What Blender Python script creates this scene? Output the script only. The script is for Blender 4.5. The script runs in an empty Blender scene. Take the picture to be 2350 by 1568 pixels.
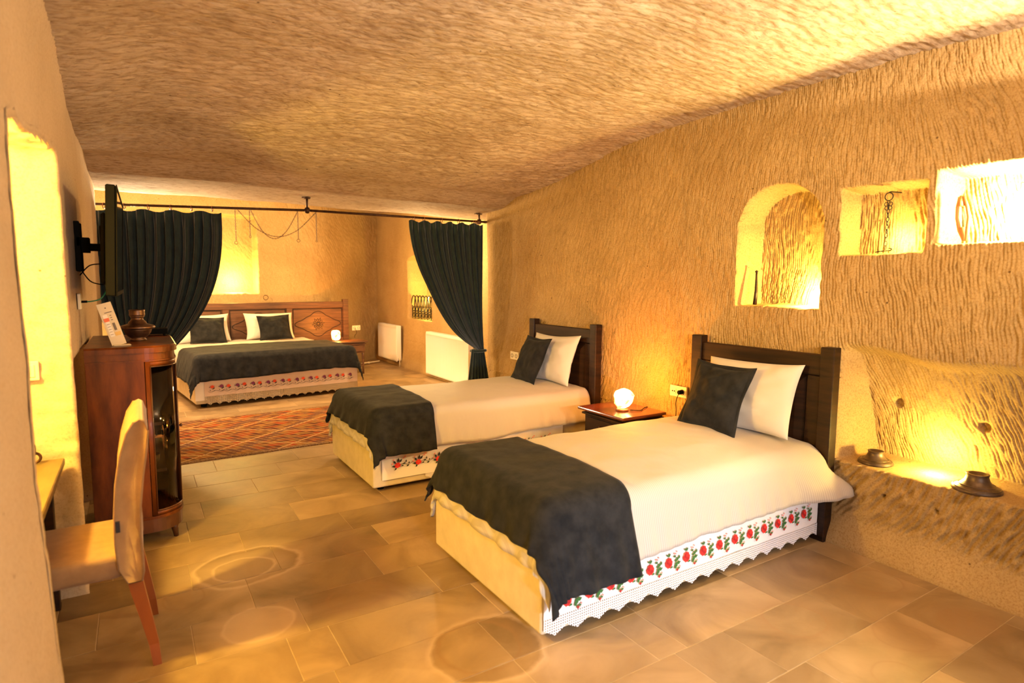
import bpy, bmesh, math, random
import numpy as np
from mathutils import Matrix, Vector
random.seed(7)
PI = math.pi
C = bpy.context.scene.collection
sc = bpy.context.scene

# ---------------------------------------------------------------- camera
YAW, PITCH, ROLL, FPX, CAMH = 0.56082868, 0.0996438762, 0.00621204548, 1372.06, 1.45
fw = Vector((math.sin(YAW)*math.cos(PITCH), math.cos(YAW)*math.cos(PITCH), -math.sin(PITCH)))
rt = Vector((math.cos(YAW), -math.sin(YAW), 0)); up = rt.cross(fw)
r2 = rt*math.cos(ROLL)+up*math.sin(ROLL); u2 = -rt*math.sin(ROLL)+up*math.cos(ROLL)
cam = bpy.data.cameras.new('camera'); co = bpy.data.objects.new('camera', cam); C.objects.link(co)
M = Matrix((( r2.x, u2.x, -fw.x, 0), (r2.y, u2.y, -fw.y, 0), (r2.z, u2.z, -fw.z, CAMH), (0, 0, 0, 1)))
co.matrix_world = M
cam.sensor_width = 36; cam.lens = FPX/2350*36; cam.clip_start = .02
cam.dof.use_dof = True; cam.dof.focus_distance = 4.2; cam.dof.aperture_fstop = 2.0
sc.camera = co

# ---------------------------------------------------------------- world, lights, exposure
w = bpy.data.worlds.new('world'); sc.world = w; w.use_nodes = True
w.node_tree.nodes['Background'].inputs[0].default_value = (.9, .95, 1, 1)
w.node_tree.nodes['Background'].inputs[1].default_value = .6
vs = sc.view_settings
vs.view_transform = 'Standard'; vs.look = 'None'; vs.gamma = 1; vs.use_curve_mapping = False
vs.exposure = 0.35

WARM = (1, .66, .26); YEL = (1, .70, .16); ORG = (1, .31, .02)
def plight(name, loc, power, col, r=.04):
    l = bpy.data.lights.new(name, 'POINT'); l.energy = power; l.color = col; l.shadow_soft_size = r
    o = bpy.data.objects.new(name, l); o.location = loc; C.objects.link(o); return o
def alight(name, loc, target, power, col, sx, sy):
    l = bpy.data.lights.new(name, 'AREA'); l.shape = 'RECTANGLE'; l.size = sx; l.size_y = sy; l.energy = power; l.color = col
    o = bpy.data.objects.new(name, l); o.location = loc; C.objects.link(o)
    o.rotation_euler = (Vector(target)-Vector(loc)).to_track_quat('-Z', 'Y').to_euler(); return o
def slight(name, loc, target, power, col, ang, blend=.6, r=.05):
    l = bpy.data.lights.new(name, 'SPOT'); l.energy = power; l.color = col; l.spot_size = math.radians(ang); l.spot_blend = blend; l.shadow_soft_size = r
    o = bpy.data.objects.new(name, l); o.location = loc; C.objects.link(o)
    o.rotation_euler = (Vector(target)-Vector(loc)).to_track_quat('-Z', 'Y').to_euler(); return o
# daylight through the doorway behind the camera
alight('doorway_daylight', (1.5, -1.25, 1.05), (1.9, 3.0, .5), 24, (.86, .90, 1), 1.5, 1.9)
# unseen lights behind and to the right of the camera
slight('floor_lamp_light', (.95, -.55, .75), (1.95, 1.85, .10), 240, (.90, .92, 1), 46, .9, .10)
slight('wall_uplight_light', (2.55, .35, 2.26), (2.55, .35, 3.0), 110, (1, .76, .52), 171, .03, .03)
slight('ceiling_uplight_light', (.75, -.6, 1.5), (1.5, 1.4, 2.6), 210, (1, .74, .52), 110, .9, .12)
slight('wall_wash_fill', (1.9, -.75, 1.5), (3.3, 3.4, 1.45), 230, (1, .68, .30), 50, .9, .08)  # added light raking the right wall to bring out its chisel strokes
# lamp high in the desk recess
plight('recess_lamp_light', (-.84, 2.52, 1.70), 165, (1, .64, .10), .05)
# niche lamps in the right wall
plight('arched_niche_light', (3.44, 2.10, 1.365), 34, YEL, .015)
plight('square_niche_light', (3.39, 1.60, 1.68), 10, YEL, .02)
plight('wide_niche_light', (3.38, 1.08, 1.80), 110, (1, .74, .32), .03)
plight('ledge_light', (3.46, 1.38, .54), 16, YEL, .025)
# sleeping alcove
plight('back_recess_light', (1.25, 9.72, 1.42), 52, YEL, .04)
plight('side_recess_light', (3.98, 8.75, 1.15), 36, YEL, .04)
plight('alcove_lamp_light', (.35, 8.0, 2.0), 150, (1, .66, .26), .10)
plight('alcove_left_light', (.0, 7.0, 1.98), 95, (1, .76, .50), .05)
plight('alcove_right_fill', (3.1, 7.2, 1.95), 110, (1, .68, .32), .1)  # added fill brightening the dark right side of the alcove

# ---------------------------------------------------------------- noise
def h2(ix, iy, s):
    ix = ix.astype(np.int64); iy = iy.astype(np.int64)
    n = (ix*374761393+iy*668265263+s*1442695041) & 0xffffffff
    n = ((n ^ (n >> 13))*1274126177) & 0xffffffff
    n = n ^ (n >> 16)
    return (n & 0xffffff)/float(0xffffff)
def vn(x, y, s=0):
    x = np.asarray(x, float); y = np.asarray(y, float); x, y = np.broadcast_arrays(x, y)
    ix = np.floor(x); iy = np.floor(y); fx = x-ix; fy = y-iy
    fx = fx*fx*(3-2*fx); fy = fy*fy*(3-2*fy)
    a = h2(ix, iy, s); b = h2(ix+1, iy, s); c = h2(ix, iy+1, s); d = h2(ix+1, iy+1, s)
    return (a+(b-a)*fx)*(1-fy)+(c+(d-c)*fx)*fy-.5
def fbm(x, y, s=0, o=4):
    t = 0; a = 1.
    for k in range(o):
        t = t+a*vn(x*2**k, y*2**k, s+k*17); a *= .5
    return t
def ss(a, b, x):
    t = np.clip((np.asarray(x, float)-a)/(b-a), 0, 1); return t*t*(3-2*t)

# ---------------------------------------------------------------- materials
def N(nt, t, **k):
    n = nt.nodes.new(t)
    for a, b in k.items():
        if a.startswith('i_'): n.inputs[int(a[2:]) if a[2:].isdigit() else a[2:].replace('_', ' ')].default_value = b
        else: setattr(n, a, b)
    return n
def newmat(name):
    m = bpy.data.materials.new(name); m.use_nodes = True
    return m, m.node_tree, m.node_tree.nodes['Principled BSDF'], m.node_tree.links
def col(c): return (c[0], c[1], c[2], 1)
def mat(name, c, rough=.6, c2=None, scale=8, stretch=(1, 1, 1), metal=0, bump=0, bscale=60, bstretch=(1, 1, 1), sheen=0, coat=0, detail=6, lo=.35, hi=.65, bdist=.01, coord='Object', spec=.5):
    m, nt, b, L = newmat(name)
    b.inputs['Roughness'].default_value = rough; b.inputs['Metallic'].default_value = metal
    b.inputs['Base Color'].default_value = col(c); b.inputs['Specular IOR Level'].default_value = spec
    if sheen: b.inputs['Sheen Weight'].default_value = sheen; b.inputs['Sheen Roughness'].default_value = .4
    if coat: b.inputs['Coat Weight'].default_value = coat; b.inputs['Coat Roughness'].default_value = .12
    tc = N(nt, 'ShaderNodeTexCoord')
    if c2:
        mp = N(nt, 'ShaderNodeMapping'); mp.inputs['Scale'].default_value = stretch; L.new(tc.outputs[coord], mp.inputs[0])
        nz = N(nt, 'ShaderNodeTexNoise'); nz.inputs['Scale'].default_value = scale; nz.inputs['Detail'].default_value = detail; nz.inputs['Roughness'].default_value = .6
        L.new(mp.outputs[0], nz.inputs['Vector'])
        r = N(nt, 'ShaderNodeValToRGB'); r.color_ramp.elements[0].position = lo; r.color_ramp.elements[1].position = hi
        r.color_ramp.elements[0].color = col(c); r.color_ramp.elements[1].color = col(c2)
        L.new(nz.outputs[0], r.inputs[0]); L.new(r.outputs[0], b.inputs['Base Color'])
    if bump:
        mp = N(nt, 'ShaderNodeMapping'); mp.inputs['Scale'].default_value = bstretch; L.new(tc.outputs[coord], mp.inputs[0])
        nz = N(nt, 'ShaderNodeTexNoise'); nz.inputs['Scale'].default_value = bscale; nz.inputs['Detail'].default_value = 8; nz.inputs['Roughness'].default_value = .65
        L.new(mp.outputs[0], nz.inputs['Vector'])
        bp = N(nt, 'ShaderNodeBump'); bp.inputs['Strength'].default_value = bump; bp.inputs['Distance'].default_value = bdist
        L.new(nz.outputs[0], bp.inputs['Height']); L.new(bp.outputs[0], b.inputs['Normal'])
    return m

def rockmat(name, c1, c2, c3, gscale=55, stretch=(1, 1, 1), bump=.7, bdist=.008):
    m, nt, b, L = newmat(name)
    b.inputs['Roughness'].default_value = .92; b.inputs['Specular IOR Level'].default_value = .15
    tc = N(nt, 'ShaderNodeTexCoord')
    a = N(nt, 'ShaderNodeTexNoise'); a.inputs['Scale'].default_value = 1.3; a.inputs['Detail'].default_value = 7; a.inputs['Roughness'].default_value = .62
    L.new(tc.outputs['Object'], a.inputs['Vector'])
    r = N(nt, 'ShaderNodeValToRGB'); e = r.color_ramp.elements; e[0].position = .3; e[0].color = col(c1); e[1].position = .7; e[1].color = col(c2)
    L.new(a.outputs[0], r.inputs[0])
    mp = N(nt, 'ShaderNodeMapping'); mp.inputs['Scale'].default_value = stretch; L.new(tc.outputs['Object'], mp.inputs[0])
    g = N(nt, 'ShaderNodeTexNoise'); g.inputs['Scale'].default_value = gscale; g.inputs['Detail'].default_value = 9; g.inputs['Roughness'].default_value = .7
    L.new(mp.outputs[0], g.inputs['Vector'])
    gr = N(nt, 'ShaderNodeValToRGB'); e = gr.color_ramp.elements; e[0].position = .34; e[0].color = col(c3); e[1].position = .54; e[1].color = (1, 1, 1, 1)
    L.new(g.outputs[0], gr.inputs[0])
    mx = N(nt, 'ShaderNodeMix', data_type='RGBA', blend_type='MULTIPLY'); mx.inputs[0].default_value = .8
    L.new(r.outputs[0], mx.inputs[6]); L.new(gr.outputs[0], mx.inputs[7])
    # pits
    v = N(nt, 'ShaderNodeTexVoronoi'); v.inputs['Scale'].default_value = 9; L.new(tc.outputs['Object'], v.inputs['Vector'])
    vr = N(nt, 'ShaderNodeValToRGB'); e = vr.color_ramp.elements; e[0].position = .035; e[0].color = (.18, .12, .08, 1); e[1].position = .06; e[1].color = (1, 1, 1, 1)
    L.new(v.outputs['Distance'], vr.inputs[0])
    mx2 = N(nt, 'ShaderNodeMix', data_type='RGBA', blend_type='MULTIPLY'); mx2.inputs[0].default_value = .8
    L.new(mx.outputs[2], mx2.inputs[6]); L.new(vr.outputs[0], mx2.inputs[7])
    L.new(mx2.outputs[2], b.inputs['Base Color'])
    bp = N(nt, 'ShaderNodeBump'); bp.inputs['Strength'].default_value = bump; bp.inputs['Distance'].default_value = bdist
    L.new(g.outputs[0], bp.inputs['Height']); L.new(bp.outputs[0], b.inputs['Normal'])
    return m

ROCK = rockmat('chiselled_tuff', (.38, .25, .105), (.51, .36, .17), (.62, .50, .37), gscale=110, bump=.8, bdist=.006)
ROCKC = rockmat('ceiling_tuff', (.44, .335, .225), (.65, .53, .40), (.46, .36, .27), gscale=34, stretch=(.45, 1.6, 1), bump=.9, bdist=.014)
PLAST = rockmat('plastered_tuff', (.50, .385, .27), (.60, .475, .345), (.78, .72, .65), gscale=90, bump=.35, bdist=.004)

def floormat():
    m, nt, b, L = newmat('sandstone_tile')
    b.inputs['Specular IOR Level'].default_value = .45
    geo = N(nt, 'ShaderNodeNewGeometry'); oi = N(nt, 'ShaderNodeObjectInfo')
    # veins shift from tile to tile
    add = N(nt, 'ShaderNodeVectorMath', operation='MULTIPLY_ADD')
    L.new(oi.outputs['Random'], add.inputs[0]); add.inputs[1].default_value = (9, 7, 5); L.new(geo.outputs['Position'], add.inputs[2])
    wv = N(nt, 'ShaderNodeTexNoise'); wv.inputs['Scale'].default_value = 2.6; wv.inputs['Detail'].default_value = 9; wv.inputs['Distortion'].default_value = 1.2; wv.inputs['Roughness'].default_value = .55
    L.new(add.outputs[0], wv.inputs['Vector'])
    r = N(nt, 'ShaderNodeValToRGB'); e = r.color_ramp.elements
    e[0].position = .30; e[0].color = (.20, .125, .055, 1); e[1].position = .68; e[1].color = (.38, .26, .135, 1)
    e2 = r.color_ramp.elements.new(.47); e2.color = (.28, .185, .088, 1)
    L.new(wv.outputs[0], r.inputs[0])
    hs = N(nt, 'ShaderNodeHueSaturation'); mr = N(nt, 'ShaderNodeMapRange'); mr.inputs[3].default_value = .74; mr.inputs[4].default_value = 1.14
    L.new(oi.outputs['Random'], mr.inputs[0]); L.new(mr.outputs[0], hs.inputs['Value']); L.new(r.outputs[0], hs.inputs['Color'])
    cur = hs.outputs[0]
    # water-ring stains in the stone: (x, y, radius, width, tone, fill)
    nz = N(nt, 'ShaderNodeTexNoise'); nz.inputs['Scale'].default_value = 5; nz.inputs['Detail'].default_value = 5; L.new(geo.outputs['Position'], nz.inputs['Vector'])
    for (x, y, rx, ry, light, fill) in RINGS:
        sub = N(nt, 'ShaderNodeVectorMath', operation='SUBTRACT'); L.new(geo.outputs['Position'], sub.inputs[0]); sub.inputs[1].default_value = (x, y, 0)
        sc_ = N(nt, 'ShaderNodeVectorMath', operation='MULTIPLY'); L.new(sub.outputs[0], sc_.inputs[0]); sc_.inputs[1].default_value = (1/rx, 1/ry, 0)
        ln = N(nt, 'ShaderNodeVectorMath', operation='LENGTH'); L.new(sc_.outputs[0], ln.inputs[0])
        ad = N(nt, 'ShaderNodeMath', operation='MULTIPLY_ADD'); L.new(nz.outputs[0], ad.inputs[0]); ad.inputs[1].default_value = .5; L.new(ln.outputs['Value'], ad.inputs[2])
        rr = N(nt, 'ShaderNodeValToRGB'); ee = rr.color_ramp.elements
        ee[0].position = 0; ee[0].color = (fill, fill, fill, 1)
        ee[1].position = 1; ee[1].color = (0, 0, 0, 1)
        def addp(p, v):
            q = rr.color_ramp.elements.new(p); q.color = (v, v, v, 1)
        addp(.56, fill); addp(.60, .95); addp(.65, .45); addp(.80, .25); addp(.93, .0)
        hf = N(nt, 'ShaderNodeMath', operation='MULTIPLY'); hf.inputs[1].default_value = .47; L.new(ad.outputs[0], hf.inputs[0])
        L.new(hf.outputs[0], rr.inputs[0])
        mx = N(nt, 'ShaderNodeMix', data_type='RGBA', blend_type='MIX'); 
        sc2 = N(nt, 'ShaderNodeMath', operation='MULTIPLY'); sc2.inputs[1].default_value = .62; L.new(rr.outputs[0], sc2.inputs[0]); L.new(sc2.outputs[0], mx.inputs[0])
        L.new(cur, mx.inputs[6]); mx.inputs[7].default_value = (.66, .50, .34, 1) if light else (.27, .155, .07, 1)
        cur = mx.outputs[2]
    L.new(cur, b.inputs['Base Color'])
    f = N(nt, 'ShaderNodeTexNoise'); f.inputs['Scale'].default_value = 38; f.inputs['Detail'].default_value = 8; L.new(geo.outputs['Position'], f.inputs['Vector'])
    rr = N(nt, 'ShaderNodeMapRange'); rr.inputs[3].default_value = .38; rr.inputs[4].default_value = .62; L.new(wv.outputs[0], rr.inputs[0]); L.new(rr.outputs[0], b.inputs['Roughness'])
    bp = N(nt, 'ShaderNodeBump'); bp.inputs['Strength'].default_value = .22; bp.inputs['Distance'].default_value = .004
    L.new(f.outputs[0], bp.inputs['Height']); L.new(bp.outputs[0], b.inputs['Normal'])
    return m
RINGS = [(1.12, 1.95, .23, .21, 1, .05), (.42, 3.18, .24, .20, 1, .1), (1.10, 1.98, .16, .16, 0, .12), (.375, 2.60, .13, .13, 1, .75), (.40, 3.16, .14, .12, 1, .35), (2.35, 1.42, .13, .12, 0, .1),
         (2.62, 1.12, .10, .10, 0, .65), (2.97, 1.02, .12, .10, 0, .9), (3.0, 1.42, .12, .10, 0, .1), (2.33, 1.0, .09, .08, 0, .4), (.98, 3.1, .10, .1, 0, .3), (.80, 2.6, .14, .1, 0, .4), (1.9, .95, .12, .09, 0, .3), (.12, 3.0, .08, .1, 0, .4)]
FLOOR = floormat()
GROUT = mat('grout', (.46, .35, .21), .9, (.56, .43, .27), 20)

WOODD = mat('dark_stained_wood', (.009, .0035, .002), .45, (.030, .011, .004), 5, (1, 1, 9), bump=.25, bscale=30, bstretch=(2, 2, 14), bdist=.003, coat=0, spec=.3)
WOODDH = mat('dark_stained_wood_rail', (.009, .0035, .002), .45, (.030, .011, .004), 5, (1, .35, 9), bump=.25, bscale=30, bdist=.003, spec=.3)
WOODR = mat('carved_brown_wood', (.06, .022, .009), .5, (.15, .060, .024), 6, (.5, 1, 8), bump=.25, bscale=30, bstretch=(1, 1, 8), bdist=.003)
GROOVE = mat('carved_groove', (.018, .008, .005), .8)
WALNUT = mat('walnut_veneer', (.026, .0055, .0012), .38, (.26, .068, .010), 3.4, (1.8, 1.8, .42), coat=.12, spec=.3, detail=8, lo=.36, hi=.70)
WALND = mat('walnut_dark', (.05, .016, .007), .3, (.12, .042, .016), 6, (1, 1, .6), coat=.4)
CHERRY = mat('red_stained_wood', (.10, .020, .010), .25, (.17, .038, .016), 5, (.4, 2, 2), coat=.5)
LEGW = mat('orange_brown_wood', (.22, .055, .008), .4, (.32, .085, .014), 6, (1, 1, .3), coat=.2)
DESKW = mat('worn_desk_wood', (.12, .085, .03), .5, (.18, .13, .05), 5, (3, .6, 1))
WHITE = mat('white_cotton', (.58, .55, .51), .85, bump=.2, bscale=18, bdist=.006, sheen=.2)
CREAM = mat('cream_box_fabric', (.56, .48, .33), .9, (.64, .55, .39), 12, bump=.2, bscale=200, bdist=.001)
DARK = mat('charcoal_suede', (.008, .009, .011), .95, (.021, .021, .022), 14, bump=.25, bscale=25, bdist=.004, sheen=.04, spec=.2)
VELV = mat('dark_teal_velvet', (.0035, .013, .016), .85, (.010, .028, .030), 22, (1, 1, .5), bump=.3, bscale=60, bdist=.003, sheen=.55)
UPH = mat('tan_upholstery', (.25, .150, .078), .85, (.31, .19, .10), 20, bump=.2, bscale=140, bdist=.001, sheen=.3)
BLACK = mat('black_plastic', (.0035, .0035, .004), .7, spec=.06)
BLACKM = mat('matt_black', (.006, .006, .006), .8, spec=.1)
SCREEN = mat('glossy_screen', (.004, .004, .005), .06)
IRON = mat('dark_iron', (.045, .022, .012), .5, (.09, .04, .02), 30, metal=.7)
BLKIRON = mat('black_iron', (.012, .009, .008), .5, metal=.5)
RINGM = mat('brown_ring', (.22, .075, .025), .4)
COPPER = mat('old_copper', (.10, .05, .03), .38, (.22, .13, .085), 14, metal=.85, bump=.3, bscale=30, bdist=.003)
POTM = mat('darkened_metal', (.07, .045, .028), .42, (.15, .10, .065), 16, metal=.6)
ENAMEL = mat('white_enamel', (.80, .76, .70), .35)
PLASTIC = mat('ivory_plastic', (.72, .64, .48), .4)
CHROME = mat('chrome', (.6, .6, .6), .2, metal=1)
GREEN = mat('green_cable', (.0, .16, .09), .4)
TAG = mat('navy_tag', (.01, .014, .03), .6)
PAPER = mat('cream_card', (.70, .60, .42), .5)
PAPERO = mat('orange_print', (.85, .16, .03), .5); PAPERW = mat('white_print', (.85, .80, .72), .5); PAPERY = mat('yellow_print', (.72, .48, .12), .5); INK = mat('grey_print', (.16, .13, .11), .6)
REDT = mat('red_thread', (.72, .022, .018), .8); REDD = mat('deep_red_thread', (.34, .010, .012), .8); PINKT = mat('pink_thread', (.85, .22, .2), .8)
GRNT = mat('green_thread', (.035, .13, .028), .8); NAVT = mat('dark_thread', (.012, .016, .02), .8); PURT = mat('purple_thread', (.20, .035, .14), .8); ORGT = mat('orange_red_thread', (.70, .07, .02), .8)
TANW = mat('pale_wood', (.42, .17, .05), .45, (.55, .26, .09), 10, (1, 1, .2))
SKIRT = mat('white_skirt_cotton', (.84, .80, .78), .85, bump=.12, bscale=20, bdist=.003)
SKIRT2 = mat('lilac_white_cotton', (.66, .53, .48), .85)
LACE3 = None

def satin():
    m, nt, b, L = newmat('striped_satin_cotton')
    b.inputs['Roughness'].default_value = .7; b.inputs['Sheen Weight'].default_value = .15
    tc = N(nt, 'ShaderNodeTexCoord'); sp = N(nt, 'ShaderNodeSeparateXYZ'); L.new(tc.outputs['Object'], sp.inputs[0])
    mu = N(nt, 'ShaderNodeMath', operation='MULTIPLY'); mu.inputs[1].default_value = 2*PI/.011; L.new(sp.outputs[0], mu.inputs[0])
    si = N(nt, 'ShaderNodeMath', operation='SINE'); L.new(mu.outputs[0], si.inputs[0])
    r = N(nt, 'ShaderNodeValToRGB'); e = r.color_ramp.elements; e[0].position = .45; e[0].color = (.42, .38, .335, 1); e[1].position = .55; e[1].color = (.50, .46, .415, 1)
    mr = N(nt, 'ShaderNodeMapRange'); mr.inputs[1].default_value = -1; L.new(si.outputs[0], mr.inputs[0]); L.new(mr.outputs[0], r.inputs[0]); L.new(r.outputs[0], b.inputs['Base Color'])
    nz = N(nt, 'ShaderNodeTexNoise'); nz.inputs['Scale'].default_value = 9; nz.inputs['Detail'].default_value = 4; L.new(tc.outputs['Object'], nz.inputs['Vector'])
    bp = N(nt, 'ShaderNodeBump'); bp.inputs['Strength'].default_value = .35; bp.inputs['Distance'].default_value = .012
    L.new(nz.outputs[0], bp.inputs['Height']); L.new(bp.outputs[0], b.inputs['Normal'])
    return m
SATIN = satin()

def lacemat(name, c, per):
    m, nt, b, L = newmat(name)
    b.inputs['Base Color'].default_value = col(c); b.inputs['Roughness'].default_value = .85
    tc = N(nt, 'ShaderNodeTexCoord'); mp = N(nt, 'ShaderNodeMapping'); mp.inputs['Scale'].default_value = (1/per,)*3; mp.inputs['Rotation'].default_value = (0, 0, 0)
    L.new(tc.outputs['UV'], mp.inputs[0])
    sp = N(nt, 'ShaderNodeSeparateXYZ'); L.new(mp.outputs[0], sp.inputs[0])
    ws = []
    for k in (0, 1):
        mu = N(nt, 'ShaderNodeMath', operation='MULTIPLY'); mu.inputs[1].default_value = 2*PI; L.new(sp.outputs[k], mu.inputs[0])
        si = N(nt, 'ShaderNodeMath', operation='SINE'); L.new(mu.outputs[0], si.inputs[0]); ws.append(si)
    ad = N(nt, 'ShaderNodeMath', operation='ADD'); L.new(ws[0].outputs[0], ad.inputs[0]); L.new(ws[1].outputs[0], ad.inputs[1])
    gt = N(nt, 'ShaderNodeMath', operation='LESS_THAN'); gt.inputs[1].default_value = .75; L.new(ad.outputs[0], gt.inputs[0])
    L.new(gt.outputs[0], b.inputs['Alpha'])
    return m
LACE = lacemat('white_crochet_lace', (.84, .80, .80), .011)
LACEB = lacemat('beige_crochet_lace', (.45, .36, .25), .02)

def glassmat():
    m, nt, b, L = newmat('cabinet_glass')
    nt.nodes.remove(b)
    o = nt.nodes['Material Output']
    g = N(nt, 'ShaderNodeBsdfGlossy'); g.inputs['Roughness'].default_value = .04
    t = N(nt, 'ShaderNodeBsdfTransparent'); t.inputs[0].default_value = (.82, .80, .76, 1)
    fr = N(nt, 'ShaderNodeFresnel'); fr.inputs[0].default_value = 1.6
    mx = N(nt, 'ShaderNodeMixShader'); L.new(fr.outputs[0], mx.inputs[0]); L.new(t.outputs[0], mx.inputs[1]); L.new(g.outputs[0], mx.inputs[2]); L.new(mx.outputs[0], o.inputs[0])
    return m
GLASS = glassmat()

def saltmat():
    m, nt, b, L = newmat('glowing_salt_crystal')
    tc = N(nt, 'ShaderNodeTexCoord'); nz = N(nt, 'ShaderNodeTexNoise'); nz.inputs['Scale'].default_value = 14; nz.inputs['Detail'].default_value = 4; L.new(tc.outputs['Object'], nz.inputs['Vector'])
    r = N(nt, 'ShaderNodeValToRGB'); e = r.color_ramp.elements; e[0].position = .36; e[0].color = (.9, .36, .05, 1); e[1].position = .56; e[1].color = (1, .62, .22, 1)
    L.new(nz.outputs[0], r.inputs[0])
    mr = N(nt, 'ShaderNodeMapRange'); mr.inputs[1].default_value = .36; mr.inputs[2].default_value = .6; mr.inputs[3].default_value = 1.6; mr.inputs[4].default_value = 14; L.new(nz.outputs[0], mr.inputs[0])
    b.inputs['Base Color'].default_value = (.8, .4, .2, 1)
    L.new(r.outputs[0], b.inputs['Emission Color']); L.new(mr.outputs[0], b.inputs['Emission Strength'])
    return m
SALT = saltmat()

def rugmat():
    m, nt, b, L = newmat('kilim_weave')
    b.inputs['Roughness'].default_value = .95; b.inputs['Specular IOR Level'].default_value = .1
    tc = N(nt, 'ShaderNodeTexCoord'); sp = N(nt, 'ShaderNodeSeparateXYZ'); L.new(tc.outputs['Object'], sp.inputs[0])
    def mth(op, a, b_=None, c_=None):
        n = N(nt, 'ShaderNodeMath', operation=op)
        for i, v in enumerate((a, b_, c_)):
            if v is None: continue
            if isinstance(v, (int, float)): n.inputs[i].default_value = v
            else: L.new(v, n.inputs[i])
        return n.outputs[0]
    X, Y = sp.outputs[0], sp.outputs[1]
    cw, chh = .062, .036
    cy = mth('FLOOR', mth('DIVIDE', Y, chh)); cx = mth('FLOOR', mth('DIVIDE', mth('ADD', X, mth('MULTIPLY', Y, .45)), cw))
    fx = mth('FRACT', mth('DIVIDE', mth('ADD', X, mth('MULTIPLY', Y, .45)), cw)); fy = mth('FRACT', mth('DIVIDE', Y, chh))
    qx = mth('MULTIPLY', cx, cw); qy = mth('MULTIPLY', cy, chh)
    # diamonds: distance in the stepped lattice
    dx = mth('ABSOLUTE', mth('SUBTRACT', mth('FRACT', mth('ADD', mth('DIVIDE', qx, .74), .27)), .5))
    dy = mth('ABSOLUTE', mth('SUBTRACT', mth('FRACT', mth('ADD', mth('DIVIDE', qy, .54), .1)), .5))
    d = mth('ADD', dx, dy)
    edge = mth('ABSOLUTE', mth('SUBTRACT', d, .5))
    isedge = mth('LESS_THAN', edge, .075)
    cv = N(nt, 'ShaderNodeCombineXYZ'); L.new(cx, cv.inputs[0]); L.new(cy, cv.inputs[1])
    wn = N(nt, 'ShaderNodeTexWhiteNoise', noise_dimensions='2D'); L.new(cv.outputs[0], wn.inputs['Vector'])
    band = mth('FRACT', mth('ADD', mth('MULTIPLY', d, 3.1), mth('MULTIPLY', wn.outputs[0], .35)))
    r = N(nt, 'ShaderNodeValToRGB'); r.color_ramp.interpolation = 'CONSTANT'; e = r.color_ramp.elements
    e[0].position = 0; e[0].color = (.24, .065, .016, 1); e[1].position = .18; e[1].color = (.21, .10, .026, 1)
    for p, c in ((.36, (.11, .035, .015, 1)), (.5, (.26, .115, .028, 1)), (.66, (.09, .028, .015, 1)), (.8, (.27, .05, .014, 1)), (.92, (.20, .10, .032, 1))):
        q = e.new(p); q.color = c
    L.new(band, r.inputs[0])
    mxe = N(nt, 'ShaderNodeMix', data_type='RGBA'); L.new(isedge, mxe.inputs[0]); L.new(r.outputs[0], mxe.inputs[6]); mxe.inputs[7].default_value = (.10, .035, .025, 1)
    # pale outline threads between the coloured blocks
    l1 = mth('LESS_THAN', fx, .12); l2 = mth('LESS_THAN', fy, .14); ln = mth('MAXIMUM', l1, mth('MULTIPLY', l2, isedge))
    mxl = N(nt, 'ShaderNodeMix', data_type='RGBA'); L.new(mth('MULTIPLY', ln, .55), mxl.inputs[0]); L.new(mxe.outputs[2], mxl.inputs[6]); mxl.inputs[7].default_value = (.52, .32, .12, 1)
    # cream diagonal outlines on the diamond edge
    e2 = mth('LESS_THAN', mth('ABSOLUTE', mth('SUBTRACT', mth('ADD', mth('ABSOLUTE', mth('SUBTRACT', mth('FRACT', mth('ADD', mth('DIVIDE', X, .74), .27)), .5)), mth('ABSOLUTE', mth('SUBTRACT', mth('FRACT', mth('ADD', mth('DIVIDE', Y, .54), .1)), .5))), .5)), .017)
    mxc = N(nt, 'ShaderNodeMix', data_type='RGBA'); L.new(e2, mxc.inputs[0]); L.new(mxl.outputs[2], mxc.inputs[6]); mxc.inputs[7].default_value = (.46, .29, .12, 1)
    nz = N(nt, 'ShaderNodeTexNoise'); nz.inputs['Scale'].default_value = 60; L.new(tc.outputs['Object'], nz.inputs['Vector'])
    L.new(mxc.outputs[2], b.inputs['Base Color'])
    bp = N(nt, 'ShaderNodeBump'); bp.inputs['Strength'].default_value = .4; bp.inputs['Distance'].default_value = .004; L.new(nz.outputs[0], bp.inputs['Height']); L.new(bp.outputs[0], b.inputs['Normal'])
    return m
RUG = rugmat()
RUGB = mat('kilim_border', (.10, .045, .02), .95, (.30, .17, .06), 90, detail=2)

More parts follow.
